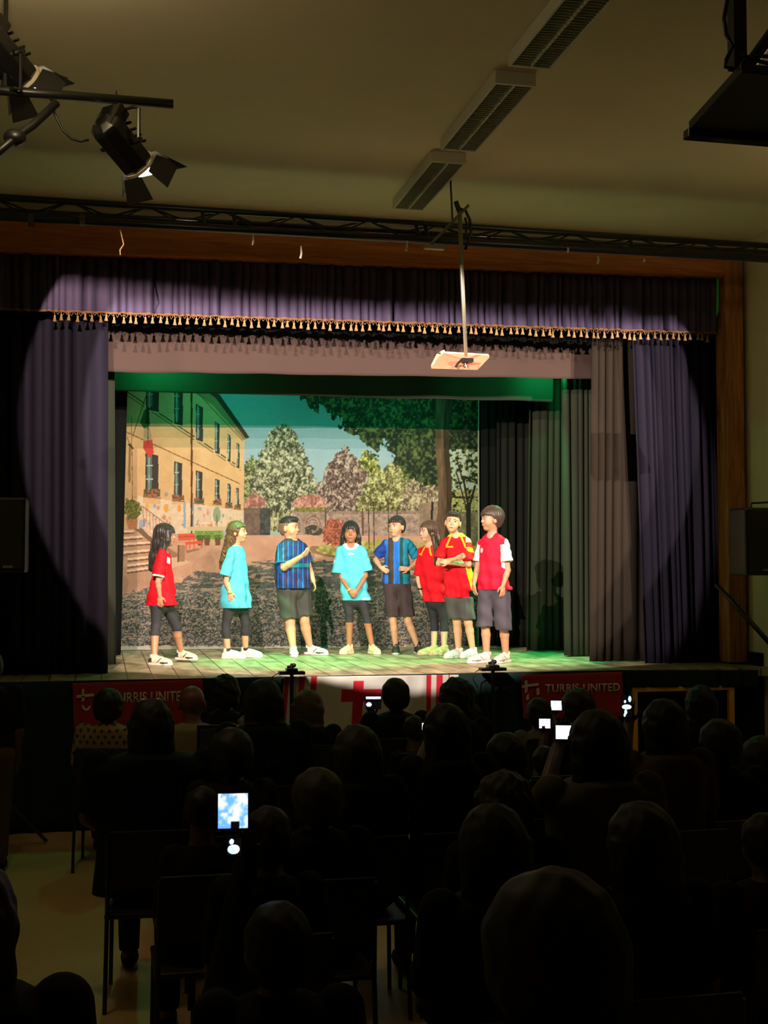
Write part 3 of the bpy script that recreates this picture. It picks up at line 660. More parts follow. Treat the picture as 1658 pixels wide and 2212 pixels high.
MB().tube([(bar_b.x-.9, 6.95, bar_b.z), (bar_b.x-.9, 6.95, ZC)], .012, 8).build('ceiling_rod', m_metal, sb)
p = [PY(x, y, 6.9) for x, y in ((112, 230), (122, 255), (136, 282), (155, 300), (175, 306), (192, 302))]
MB().tube(p, .007, 6).build('power_cable', m_metal, sb, smooth=True)
m_spill = mat('lit_lantern_lens_rim', (.9, .8, .6), .4)
def lantern(c, aim, label, bar, s=1.0, beam=None, power=0, cone=60, colr=WARM, flaps=((.11,.17),)*4):
    t = thing('stage_lantern', label, 'stage lantern', c, 'stage lanterns on the bar')
    x = aim.normalized(); z = Vector((0, 0, 1)); y = z.cross(x).normalized(); z = x.cross(y)
    def T(a, b_, d): return c+(x*a+y*b_+z*d)*s
    r, L_ = .098, .15
    b = MB(); k = 8; prof = [(-L_-.03, .5), (-L_, .93), (-L_+.02, 1), (L_-.02, 1), (L_, .95)]
    def ring(a, rr): return [T(a, rr*math.cos(math.pi*2*(i+.5)/k)*r, rr*math.sin(math.pi*2*(i+.5)/k)*r) for i in range(k)]
    rs = [ring(a, q_) for a, q_ in prof]; n0 = 0
    for R_ in rs: b.v += [tuple(v_) for v_ in R_]
    for i in range(len(rs)-1):
        for j in range(k): a_, b__ = i*k+j, i*k+(j+1) % k; b.f.append((a_, a_+k, b__+k, b__))
    b.f.append(tuple(range(k))); b.build('housing', m_gloss, t, bevel=.006)
    fz = MB()
    for i in range(5): a0 = -L_+.05+i*.045; fz.box((-.006, -.07, 0), (.006, .07, .012), Matrix.Translation(T(a0, 0, r*.93)) @ Matrix((x, y, z)).transposed().to_4x4())
    fz.build('vent_fins', m_gloss, t)
    hb = MB(); hb.box((-L_-.02, -.07, -.03), (-L_+.07, .07, .135), Matrix.Translation(c) @ Matrix((x, y, z)).transposed().to_4x4()); hb.build('rear_box', m_gloss, t, bevel=.01)
    MB().tube([T(L_-.004, 0, 0), T(L_+.012, 0, 0)], r*1.02*s, 24).build('lens_ring', m_spill, t)
    MB().ball(T(L_+.004, 0, 0), (.02, r*.86, r*.86), Matrix((x, y, z)).transposed(), 20, 10).build('lens', mat('lens_glass', (.8, .7, .5), .1, emit=(1, .8, .5), estr=9), t, smooth=True)
    for (an, wd), (fx, fr_) in zip(((0, .085), (math.pi/2, .105), (math.pi, .085), (-math.pi/2, .085)), flaps):
        dirv = y*math.cos(an)+z*math.sin(an); sd = x.cross(dirv); o_ = T(L_+.014, 0, 0)+dirv*r*s
        tip = T(L_+.014+fx, 0, 0)+dirv*fr_*s; wt = 1.15 if an != math.pi/2 else 2.2
        P = [o_-sd*wd*.75*s, o_+sd*wd*.75*s, tip+sd*wd*wt*s, tip-sd*wd*wt*s]
        MB().poly(P, dirv*.002).build('barn_door', m_metal, t)
    if power:
        lp = T(L_+.03, 0, 0); spot('lantern_beam', lp, beam, power, colr, cone, .06, .004)
    # yoke
    y1 = Vector((y.x, y.y, 0)).normalized(); top = c+Vector((0, 0, bar*1.0))
    yk = [c+y1*.128*s, c+y1*.128*s+Vector((0, 0, bar-.045)), c+y1*.09*s+Vector((0, 0, bar-.03)), c-y1*.09*s+Vector((0, 0, bar-.03)), c-y1*.128*s+Vector((0, 0, bar-.045)), c-y1*.128*s]
    MB().tube(yk, .010, 6).build('yoke', m_metal, t)
    MB().tube([top+Vector((0, 0, -.035)), top+Vector((0, 0, .03))], .012, 8).build('hook_clamp', m_metal, t)
    for sg in (-1, 1): MB().tube([c+y1*sg*.10*s, c+y1*sg*.145*s], .018, 8).build('yoke_knob', m_metal, t)
def _dummy(): pass
def camdir(r_, u_, f_): return (RIGHT*r_+UP*u_+FWD*f_).normalized()
def top_flap(aim, elev):
    """flap tip so that the beam is cut at this elevation"""
    a = math.radians(elev)+math.asin(-aim.z) ; fx = .125; return (fx, (fx-.016)*math.tan(a))
c1 = PY(262, 312, 6.97); am = camdir(.40, -.46, .62); OP = (.11, .17)
lantern(c1, am, 'black stage lantern with open flaps hanging below the free end of the bar', bar_b.z-c1.z-.02, beam=(2.9, 13, 3.0), power=LP[0], cone=59, colr=WHITE, flaps=(OP, top_flap(am, .5), OP, OP))
c2 = PY(8, 122, 6.97); lantern(c2, am, 'black stage lantern standing above the bar at the left picture edge', bar_b.z-c2.z+.03, 1.05, beam=(2.2, 13, 2.8), power=LP[1], cone=54, colr=WARM, flaps=(OP, top_flap(am, -5), OP, OP))
# their twins on the other side of the hall, outside the picture
for cc, tg, pw, el_, cl, lb in (((5.35, 7.1, 4.45), (2.2, 13, 2.9), LP[2], 0, WARM, 'stage lantern outside the picture on the wall side, lower of the two'), ((5.75, 7.25, 4.75), (2.6, 13, 2.8), LP[3], -4, WHITE, 'stage lantern outside the picture on the wall side, upper of the two')):
    cc = Vector(cc); a_ = (Vector((tg[0], 12.5, 2.2))-cc).normalized(); a_ = Vector((a_.x*.86, a_.y*.86, -.5)).normalized()
    lantern(cc, a_, lb, .2, beam=tg, power=pw, cone=54, colr=cl, flaps=(OP, top_flap(a_, el_), OP, OP))
    MB().tube([(cc.x, cc.y, cc.z+.2), (cc.x, cc.y, ZC)], .02, 8).build('ceiling_rod', m_metal, [o for o in COL.objects if o.get('label') == lb][0])
MB().tube([(bar_b.x-.31, 6.95, bar_b.z), (bar_b.x-.31, 6.95, bar_b.z+.05)], [.008, .003], 6).build('clamp_bolt', m_metal, sb)

# ---------------------------------------------------------------- hanging projector on a long pole
YJ = 9.35
pj = thing('hanging_projector', 'pink lit projector shelf hanging from the truss on a long thin pole', 'projector', PY(993, 780, YJ))
m_pipe = mat('grey_green_pipe', (.30, .29, .2), .4, .5)
top_, bot_ = PY(992, 452, YJ), PY(1006, 770, YJ)
MB().tube([top_, PY(998, 600, YJ), bot_], [.017, .017, .014], 10).build('pole', m_pipe, pj, smooth=True)
MB().tube([PY(930, 528, YJ+.1), PY(1012, 443, YJ+.0)], .012, 8).build('strut', m_pipe, pj)
MB().tube([(top_.x, YJ, top_.z-.02), (top_.x-.03, YJ, top_.z+.06)], .02, 8).build('pole_cap', m_metal, pj)
MB().tube([PY(973, 400, YJ+.1), PY(977, 480, YJ+.1)], .008, 6).build('hanger_wire', m_metal, pj)
a = PY(973, 400, YJ+.1); MB().tube([a, (a.x, a.y, ZC)], .008, 6).build('hanger_wire', m_metal, pj)
p = [PY(x, y, YJ+.02) for x, y in ((990, 450), (1005, 455), (1014, 475), (1017, 500), (1010, 522), (1004, 540))]
MB().tube(p, .012, 7).build('cable_bundle', m_metal, pj, smooth=True)
p = [PY(x, y, YJ+.02) for x, y in ((1004, 470), (1008, 485), (1006, 500), (1008, 520))]
MB().tube(p, .009, 7).build('cable_bundle', m_metal, pj, smooth=True)
a, c = PY(916, 530, YJ+.1), PY(958, 540, YJ+.1); MB().box((a.x, a.y-.03, c.z), (c.x, a.y+.03, a.z)).build('junction_box', mat('brass_grey_box', (.35, .3, .2), .5), pj)
m_shelf = mat('salmon_painted_board', (.75, .26, .15), .6, noise=.1)
# tilted board: near top edge, far bottom edge
bl_, br2, tr_, tl_ = PY(931, 796, YJ-.12), PY(1031, 799, YJ-.12), PY(1056, 773, YJ+.14), PY(957, 768, YJ+.14)
MB().poly([bl_, br2, tr_, tl_], (0, -.008, .02)).build('board', m_shelf, pj)
MB().poly([bl_, tl_, tl_+Vector((0, 0, .045)), PY(943, 764, YJ+.14), bl_+Vector((0, 0, .03))], (.012, 0, 0)).build('board_end', mat('cream_board_edge', (.8, .62, .4), .6), pj)
MB().tube([PY(951, 762, YJ+.14), PY(1054, 768, YJ+.14)], .012, 6).build('rear_rail', mat('cream_board_edge'), pj)
MB().box(tuple(PY(995, 782, YJ-.1)-Vector((.0, .03, .0))), tuple(PY(1020, 775, YJ-.1)+Vector((0, .03, 0)))).build('bracket', m_metal, pj)
MB().tube([PY(983, 793, YJ-.14), PY(990, 783, YJ-.14), PY(998, 778, YJ-.12)], .010, 6).build('cable', m_metal, pj)
for x, y in ((1000, 792), (1008, 793)): MB().tube([PY(1004, 784, YJ-.13), PY(x, y, YJ-.14)], .005, 5).build('cable', m_metal, pj)

# ---------------------------------------------------------------- tilted screen hung from the ceiling, right
Yn, Yf = 4.75, 5.24
t = thing('hanging_screen', 'black flat screen hung from the ceiling on a post, tilted down', 'screen', PY(1600, 230, 5.0))
A, B = PY(1500, 283, Yf), PY(1588, 155, Yn); A.x = B.x = (A.x+B.x)/2; wd = Vector((1.0, 0, 0))
nrm = (B-A).cross(wd).normalized()
MB().poly([A, A+wd, B+wd, B], nrm*.045 if nrm.z > 0 else -nrm*.045).build('panel', m_metal, t, bevel=.005)
MB().box((A.x-.006, A.y-.01, A.z-.03), (A.x+1.006, A.y+.05, A.z+.012)).build('lower_lip', m_gloss, t, bevel=.004)
a = PY(1592, 150, Yn+.12); MB().box((a.x-.03, a.y-.03, a.z), (a.x+.03, a.y+.03, ZC)).build('post', m_metal, t)
MB().tube([PY(1604, 160, Yn+.1), PY(1690, 40, Yn+.1)], .028, 8).build('strut', m_metal, t)
for pts in (((1572, -10), (1563, 40), (1568, 75), (1582, 100), (1568, 128), (1566, 145), (1582, 148)), ((1600, 118), (1625, 128), (1660, 138), (1690, 142)), ((1602, 138), (1612, 128), (1640, 121), (1690, 124))):
    MB().tube([PY(x, y, Yn+.05) for x, y in pts], .009, 6).build('cable', m_metal, t, smooth=True)
p = PY(1690, 40, Yn+.1); MB().tube([p, (p.x+.2, p.y, ZC)], .028, 8).build('strut', m_metal, t)

# ---------------------------------------------------------------- loudspeakers
def speaker(x0, x1, y0, y1, Y, dep, label, logo, wallside=None):
    a, c = PY(x0, y0, Y), PY(x1, y1, Y)
    t = thing('loudspeaker', label, 'loudspeaker', ((a.x+c.x)/2, Y, c.z))
    MB().box((a.x, Y, c.z), (c.x, Y+dep, a.z)).build('cabinet', m_metal, t, bevel=.02)
    MB().box((a.x+.03, Y-.012, c.z+.03), (c.x-.03, Y-.001, a.z-.03)).build('grille', mat('speaker_grille', (.012, .012, .012), .6, bump=.3, nscale=300), t, bevel=.004)
    px, py, w_, h_ = logo; p0 = PY(px, py, Y-.015); m_l = mat('speaker_badge', (.25, .25, .25), .4)
    MB().box((p0.x, Y-.016, p0.z), (p0.x+w_, Y-.0125, p0.z+h_)).build('badge', m_l, t)
    return t, a, c
t, a, c = speaker(-90, 55, 1072, 1238, 9.6, .38, 'black loudspeaker on a stand in front of the drawn purple curtain', (6, 1227, .07, .02))
MB().tube([((a.x+c.x)/2, 9.8, 0), ((a.x+c.x)/2, 9.8, c.z)], .02, 8).build('stand_pole', m_metal, t)
for k in range(3): an = k*2.09+.5; MB().tube([((a.x+c.x)/2, 9.8, .5), ((a.x+c.x)/2+.45*math.cos(an), 9.8+.45*math.sin(an), .02)], .014, 6).build('stand_leg', m_metal, t)
t, a, c = speaker(1609, 1712, 1096, 1243, 9.9, .3, 'black loudspeaker fixed on the side wall beside the pine post', (1648, 1233, .05, .015))
MB().box((c.x-.2, 10.0, a.z-.25), (XR-.001, 10.12, a.z-.15)).build('wall_bracket', m_metal, t)
MB().tube([PY(1622, 1096, 9.95), PY(1622, 1087, 9.95), PY(1700, 1083, 9.95), PY(1700, 1092, 9.95)], .010, 6).build('handle', m_metal, t)
# handrail of the side stairs
hr = thing('handrail', 'black sloping handrail of the side stairs below the wall loudspeaker', 'handrail', PY(1600, 1400, 10.3))
MB().tube([PY(1545, 1262, 10.55), PY(1580, 1298, 10.5), PY(1720, 1455, 9.6)], .022, 8).build('rail', m_metal, hr, smooth=True)
p = PY(1720, 1455, 9.6); p.x = min(p.x, XR-.1); MB().tube([PY(1715, 1450, 9.62), (PY(1715, 1450, 9.62).x, 9.62, 0)], .018, 8).build('rail_post', m_metal, hr)

# ---------------------------------------------------------------- microphone mounts standing before the stage
def micmount(px, label, w_, y0):
    Y = YS-.14; t = thing('microphone_stand', label, 'microphone stand', PY(px, 1460, Y)); 
    a = PY(px, y0+10, Y); t.location = (a.x, Y, 0)
    b = MB(); x = a.x; z = a.z
    MB().box((x-w_, Y-.05, z-.014), (x+w_*.95, Y+.05, z+.012)).build('tray', m_metal, t, bevel=.004)
    MB().box((x-w_*.45, Y-.05, z+.012), (x+w_*.4, Y+.04, z+.035)).build('mount_plate', m_metal, t, bevel=.004)
    zt_ = PY(px, y0-10, Y).z
    MB().tube([(x, Y, z+.03), (x, Y, zt_)], [.02, .012], 8).build('swivel', m_metal, t)
    MB().tube([(x-.04, Y, zt_-.03), (x+.02, Y, zt_-.02)], .012, 8).build('clamp_knob', m_metal, t)
    MB().ball((x+.018, Y, z+.06), .018).build('clamp_knob', m_metal, t, smooth=True)
    MB().tube([(x, Y, 0), (x, Y, z-.01)], .016, 8).build('pole', m_metal, t)
    for k in range(3): an = k*2.09+1.2; MB().tube([(x, Y-.0, .3), (x+.3*math.cos(an), Y-.02-.0+.3*math.sin(an)*.3, .012)], .010, 6).build('leg', m_metal, t)
    MB().tube([(x-w_, Y, z), (x-w_-.05, Y, z-.03), (x-w_-.06, Y, z-.09), (x-w_-.02, Y, z-.16)], .004, 5).build('cable', m_metal, t, smooth=True)
micmount(630, 'black microphone stand with small tray in front of the white flag', .11, 1443)
micmount(1064, 'black microphone stand with wide tray in front of the dark skirt below the tall boy', .115, 1435)
# ---------------------------------------------------------------- smooth solid modelling for people: blended shapes turned into one skin
def V3(p): return np.array([p[0], p[1], p[2]], float)
class Field:
    def __init__(s, lo, hi, h):
        s.lo = np.array(lo, float); s.h = h; s.n = np.ceil((np.array(hi)-s.lo)/h).astype(int)+1
        s.ax = [s.lo[i]+h*np.arange(s.n[i]) for i in range(3)]; s.g = np.full(s.n, .5, np.float32)
    def _sl(s, lo, hi):
        a = np.clip(np.floor((lo-s.lo)/s.h).astype(int), 0, s.n); b = np.clip(np.ceil((hi-s.lo)/s.h).astype(int)+1, 0, s.n)
        return a, b
    def apply(s, fn, lo, hi, k=.012, mode='add', mar=.03):
        a, b = s._sl(V3(lo)-mar-k, V3(hi)+mar+k)
        if (b <= a).any(): return
        sl = tuple(slice(a[i], b[i]) for i in range(3))
        X = s.ax[0][sl[0]][:, None, None]; Y = s.ax[1][sl[1]][None, :, None]; Z = s.ax[2][sl[2]][None, None, :]
        d = fn(X, Y, Z); g = s.g[sl]
        if mode == 'add':
            if k > 0: hh = np.clip(.5+.5*(g-d)/k, 0, 1); r = g*(1-hh)+d*hh-k*hh*(1-hh)
            else: r = np.minimum(g, d)
        elif mode == 'cut':
            d = -d
            if k > 0: hh = np.clip(.5-.5*(g-d)/k, 0, 1); r = g*(1-hh)+d*hh+k*hh*(1-hh)
            else: r = np.maximum(g, d)
        elif mode == 'and': r = np.maximum(g, d)
        s.g[sl] = r
    def cone(s, p, q, ra, rb, k=.012, mode='add', flat=None):
        p, q = V3(p), V3(q); d = q-p; L2 = max((d**2).sum(), 1e-9); R_ = max(ra, rb)
        def fn(X, Y, Z):
            x, y, z = X-p[0], Y-p[1], Z-p[2]; t = np.clip((x*d[0]+y*d[1]+z*d[2])/L2, 0, 1)
            return np.sqrt((x-t*d[0])**2+(y-t*d[1])**2+(z-t*d[2])**2)-(ra+(rb-ra)*t)
        s.apply(fn, np.minimum(p, q)-R_, np.maximum(p, q)+R_, k, mode)
    def chain(s, pts, rs, k=.012):
        for i in range(len(pts)-1): s.cone(pts[i], pts[i+1], rs[i], rs[i+1], k)
    def ell(s, c, r, R_=None, k=.012, mode='add'):
        c = V3(c); r = np.array(r, float); R_ = np.eye(3) if R_ is None else R_; m = r.max()
        def fn(X, Y, Z):
            x, y, z = X-c[0], Y-c[1], Z-c[2]
            a = [(x*R_[i, 0]+y*R_[i, 1]+z*R_[i, 2]) for i in range(3)]
            k0 = np.sqrt(sum((a[i]/r[i])**2 for i in range(3))); k1 = np.sqrt(sum((a[i]/r[i]**2)**2 for i in range(3)))+1e-6
            return k0*(k0-1)/k1
        s.apply(fn, c-m, c+m, k, mode)
    def loft(s, rings, Lv, Fv, k=.012, e=2.3, noise=None):
        """rings from top down: (z, cx, cy, rx, ry)"""
        rg = np.array(sorted(rings), float); zs = rg[:, 0]
        def fn(X, Y, Z):
            cx, cy, rx, ry = [np.interp(Z, zs, rg[:, i]) for i in (1, 2, 3, 4)]
            x, y = X-cx, Y-cy; a = np.abs(x*Lv[0]+y*Lv[1])/rx; b = np.abs(x*Fv[0]+y*Fv[1])/ry
            q_ = (a**e+b**e)**(1/e)
            d = (q_-1)*np.minimum(rx, ry)
            if noise is not None: d = d+noise(X, Y, Z)
            return np.maximum(d, np.maximum(Z-zs[-1], zs[0]-Z)*.9)
        R_ = rg[:, 3:5].max(); lo = np.array([rg[:, 1].min()-R_, rg[:, 2].min()-R_, zs[0]]); hi = np.array([rg[:, 1].max()+R_, rg[:, 2].max()+R_, zs[-1]])
        s.apply(fn, lo, hi, k)
    def plane(s, n_, c, mode='and'):
        n_ = V3(n_); c = V3(c); X, Y, Z = s.ax[0][:, None, None], s.ax[1][None, :, None], s.ax[2][None, None, :]
        s.g = np.maximum(s.g, ((X-c[0])*n_[0]+(Y-c[1])*n_[1]+(Z-c[2])*n_[2]).astype(np.float32))
    def mesh(s):
        g = s.g; h = s.h; ins = g < 0
        n0, n1, n2 = [x-1 for x in g.shape]
        cs = [(i, j, k) for i in (0, 1) for j in (0, 1) for k in (0, 1)]
        cnt = sum(ins[i:i+n0, j:j+n1, k:k+n2].astype(np.int8) for i, j, k in cs)
        act = (cnt > 0) & (cnt < 8); idx = np.argwhere(act)
        if len(idx) == 0: return np.zeros((0, 3)), np.zeros((0, 4), int)
        vid = np.full(act.shape, -1, np.int64); vid[act] = np.arange(len(idx))
        val = {c: g[idx[:, 0]+c[0], idx[:, 1]+c[1], idx[:, 2]+c[2]].astype(float) for c in cs}
        acc = np.zeros((len(idx), 3)); num = np.zeros(len(idx))
        for c in cs:
            for a in range(3):
                if c[a] == 0:
                    d = list(c); d[a] = 1; d = tuple(d); va, vb = val[c], val[d]; m = (va < 0) != (vb < 0)
                    t = np.where(m, va/np.where(np.abs(va-vb) < 1e-9, 1, va-vb), 0)
                    p = np.array(c, float)[None]+np.zeros((len(idx), 3)); p[:, a] += t
                    acc += p*m[:, None]; num += m
        V = s.lo+(idx+acc/num[:, None])*h
        F_ = []
        for a in range(3):
            b, c = (a+1) % 3, (a+2) % 3
            sl0 = [slice(None)]*3; sl1 = [slice(None)]*3; sl0[a] = slice(0, -1); sl1[a] = slice(1, None)
            i0, i1 = ins[tuple(sl0)], ins[tuple(sl1)]; E = np.argwhere(i0 != i1)
            E = E[(E[:, b] > 0) & (E[:, c] > 0) & (E[:, b] < g.shape[b]-1) & (E[:, c] < g.shape[c]-1)]
            flip = i0[tuple(E.T)]
            def cell(db, dc): q_ = E.copy(); q_[:, b] += db; q_[:, c] += dc; return vid[tuple(q_.T)]
            q4 = np.stack([cell(-1, -1), cell(0, -1), cell(0, 0), cell(-1, 0)], 1)
            q4[~flip] = q4[~flip][:, ::-1]; F_.append(q4)
        return V, np.concatenate(F_)

def rotm(x, y, z):
    """rows are local axes"""
    return np.array([list(x), list(y), list(z)], float)

SKINS = {}
def skin_mat(name, c): return mat('skin_'+name, c, .5, noise=.06, nscale=20)
def emit_mesh(name, f, m, parent, colf=None):
    V, Fq = f.mesh()
    col = colf(V) if colf else None
    return mesh_np(name, V, Fq, m, parent, col=col)

class Frame:
    """orthonormal head or hand frame: s (side), f (forward), u (up)"""
    def __init__(s, c, fwd, up=(0, 0, 1), roll=0.):
        s.c = Vector(c); s.f = Vector(fwd).normalized(); u = Vector(up); s.s = s.f.cross(u).normalized(); s.u = s.s.cross(s.f).normalized()
        if roll: R_ = Matrix.Rotation(roll, 3, s.f); s.s = R_ @ s.s; s.u = R_ @ s.u
        s.R = rotm(s.s, s.f, s.u)
    def p(s, a, b, c): return s.c+s.s*a+s.f*b+s.u*c
    def M(s): return Matrix((s.s, s.f, s.u)).transposed()

def head_sdf(f, H, k):
    """H frame at the middle of the head, k scale (1 = 21 cm tall child head)"""
    E = lambda c, r, kk=.012, mode='add': f.ell(H.p(*[x*k for x in c]), [x*k for x in r], H.R, kk*k, mode)
    E((0, -.012, .028), (.072, .090, .080)); E((0, .018, -.03), (.056, .064, .072), .03)
    E((0, .052, -.082), (.024, .022, .018), .02); E((.032, .048, -.034), (.027, .026, .028), .02); E((-.032, .048, -.034), (.027, .026, .028), .02)
    for sg in (-1, 1):
        E((sg*.029, .094, .008), (.017, .014, .012), .012, 'cut')
        E((sg*.074, -.006, -.008), (.011, .020, .031), .006)
        E((sg*.028, .074, .026), (.022, .012, .008), .012)
    f.cone(H.p(0, .076*k, .012*k), H.p(0, .092*k, -.020*k), .0065*k, .0100*k, .010*k)
    E((0, .085, -.025), (.015, .009, .008), .006)
    E((0, .080, -.053), (.021, .010, .009), .008)
def face_parts(parent, H, k, brow='1a120c', smile=0, eye='24160e'):
    mw = mat('eye_white', (.5, .47, .43), .4); me_ = mat('eye_iris_'+eye, srgb(eye), .2)
    for sg in (-1, 1):
        c = H.p(sg*.029*k, .0755*k, .008*k)
        e = MB().ball(c, (.0115*k, .009*k, .0058*k), H.M(), 12, 8).build('eye', mw, parent, smooth=True)
        MB().ball(H.p(sg*.0285*k, .0832*k, .0075*k), (.0062*k, .0040*k, .0054*k), H.M(), 10, 6).build('iris', me_, e, smooth=True)
        p = [H.p(sg*x*k, y*k, z*k) for x, y, z in ((.012, .090, .0265), (.027, .088, .030), (.043, .077, .025))]
        MB().tube(p, [.0020*k, .0028*k, .0014*k], 6).build('eyebrow', mat('brow_'+brow, srgb(brow), .8), parent, smooth=True)
    ml = mat('lips', (.42, .11, .09), .45)
    if smile:
        for dz, dr in ((.0045, 0.), (-.0055, -.002)):
            p = [H.p(x*k, y*k, (z+dz*(1-abs(x)/.026))*k) for x, y, z in ((-.025, .072, -.047), (-.013, .0835, -.0535+dr), (0, .088, -.0555+dr), (.013, .0835, -.0535+dr), (.025, .072, -.047))]
            MB().tube(p, [.0015*k, .0028*k, .003*k, .0028*k, .0015*k], 6).build('lip', ml, parent, smooth=True)
        MB().ball(H.p(0, .0815*k, -.0545*k), (.019*k, .0065*k, .0055*k), H.M(), 14, 8).build('teeth', mat('teeth', (.8, .76, .7), .3), parent, smooth=True)
    else: MB().ball(H.p(0, .083*k, -.054*k), (.017*k, .009*k, .0062*k), H.M(), 14, 8).build('mouth', ml, parent, smooth=True)

def hand_sdf(f, wr, d, n, k=1., curl=.5, thumb=1, point=0):
    """wr wrist, d direction of fingers, n palm normal, thumb side sign"""
    d = Vector(d).normalized(); n = Vector(n); n = (n-d*n.dot(d)).normalized(); s_ = d.cross(n).normalized()*thumb
    R_ = rotm(s_, d, n)
    f.ell(wr+d*.036*k, (.031*k, .040*k, .014*k), R_, .008)
    for i, (o_, ln) in enumerate(((.023, .052), (.008, .060), (-.008, .055), (-.022, .043))):
        ln *= k; a = wr+d*.066*k+s_*o_*k; cc = curl if not (point and i < 2) else .12
        d1 = (d*math.cos(cc*.6)+n*math.sin(cc*.6)); d2 = (d*math.cos(cc*1.5)+n*math.sin(cc*1.5)); d3 = (d*math.cos(cc*2.2)+n*math.sin(cc*2.2))
        b = a+d1*ln*.45+s_*o_*.12*k; c = b+d2*ln*.33; e = c+d3*ln*.25
        f.chain([a-d*.012*k, a, b, c, e], [.0078*k, .0078*k, .0072*k, .0066*k, .0056*k], .003)
    a = wr+d*.016*k+s_*.022*k; b = a+(d*.6+s_*.75+n*.15).normalized()*.026*k; c = b+(d*.88+s_*.35+n*.3).normalized()*.022*k; e = c+(d*.95+s_*.1+n*.3).normalized()*.016*k
    f.chain([a, b, c, e], [.0115*k, .0095*k, .008*k, .0065*k], .006)

def shoe(parent, heel, dirv, ln, upper, solec, accent=None, high=False, k=1., label=None, lift=0.):
    """trainer standing on the floor: parts upper, sole"""
    d = Vector((dirv.x, dirv.y, 0)).normalized(); s_ = Vector((-d.y, d.x, 0)); z0 = heel.z+lift; c = Vector((heel.x, heel.y, z0)); R_ = rotm(s_, d, (0, 0, 1))
    lo = V3(c)-.06*1.2; hi = V3(c)+.06; t_ = V3(c+d*ln); lo = np.minimum(lo, t_-.07); hi = np.maximum(hi, t_+.07); hi[2] = z0+.17; lo[2] = z0-.02
    f = Field(lo, hi, .0045)
    f.chain([c+d*.0+Vector((0, 0, .036)), c+d*ln*.35+Vector((0, 0, .036)), c+d*ln*.72+Vector((0, 0, .026)), c+d*ln*.88+Vector((0, 0, .024))], [.034*k, .036*k, .040*k, .034*k], .012)
    f.ell(c+d*ln*.36+Vector((0, 0, .052)), (.033*k, .072*k, .036*k), R_, .02)
    f.ell(c+d*ln*.74+Vector((0, 0, .032)), (.038*k, .045*k, .030*k), R_, .015)
    f.cone(c+d*.022+Vector((0, 0, .045)), c+d*.018+Vector((0, 0, .115 if high else .085)), .034*k, (.034 if high else .035)*k, .012)
    f.cone(c+d*ln*.33+Vector((0, 0, .065)), c+d*ln*.16+Vector((0, 0, .105 if not high else .12)), .016*k, .014*k, .012)
    f.plane((0, 0, -1), (0, 0, z0+.014)); f.plane((0, 0, 1), (0, 0, z0+(.13 if high else .104)))
    base, acc = np.array(upper), np.array(accent if accent is not None else upper)
    def cf(V):
        P = V-V3(c); a = P @ V3(d); b = np.abs(P @ V3(s_)); z = P[:, 2]; C = np.tile(base, (len(V), 1))
        if accent is not None:
            m = ((a < .02) & (z < .07) & (z > .03)) | ((np.abs(a-ln*.42-(z-.04)*.9) < .007) & (z < .07) & (z > .028) & (b > .018)) | ((z < .032) & (a > ln*.5) & (a < ln*.9) & (b > .02))
            C[m] = acc
        lace = (a > ln*.30) & (a < ln*.62) & (b < .014) & (np.abs((a*1.0) % .016-.008) < .0035) & (z > .045); C[lace] = C[lace]*.55+.25
        return C
    o = emit_mesh('shoe', f, mat('shoe_upper', (1, 1, 1), .6, attr=True), parent, cf)
    g = Field(lo, hi, .0045)
    g.chain([c+d*-.002+Vector((0, 0, .012)), c+d*ln*.4+Vector((0, 0, .012)), c+d*ln*.76+Vector((0, 0, .012)), c+d*ln*.90+Vector((0, 0, .014))], [.036*k, .035*k, .040*k, .033*k], .012)
    g.plane((0, 0, -1), (0, 0, z0+.001)); g.plane((0, 0, 1), (0, 0, z0+.024))
    emit_mesh('sole', g, mat('shoe_sole_%02x' % int(solec[0]*255), solec, .6), o)
    return o

def widths(cs, theta, q_=.62):
    c, s_ = math.cos(theta), math.sin(theta); return 1/math.sqrt(c*c+(q_*s_)**2)

m_garment = {}
def garment_mat(kind):
    if kind == 'hair': return mat('hair_painted', (1, 1, 1), .45, attr=True, spec=.5, sheen=.2)
    if kind == 'shirt': return mat('sports_shirt_fabric', (1, 1, 1), .75, attr=True, spec=.3)
    return mat('cotton_fabric', (1, 1, 1), .8, attr=True)

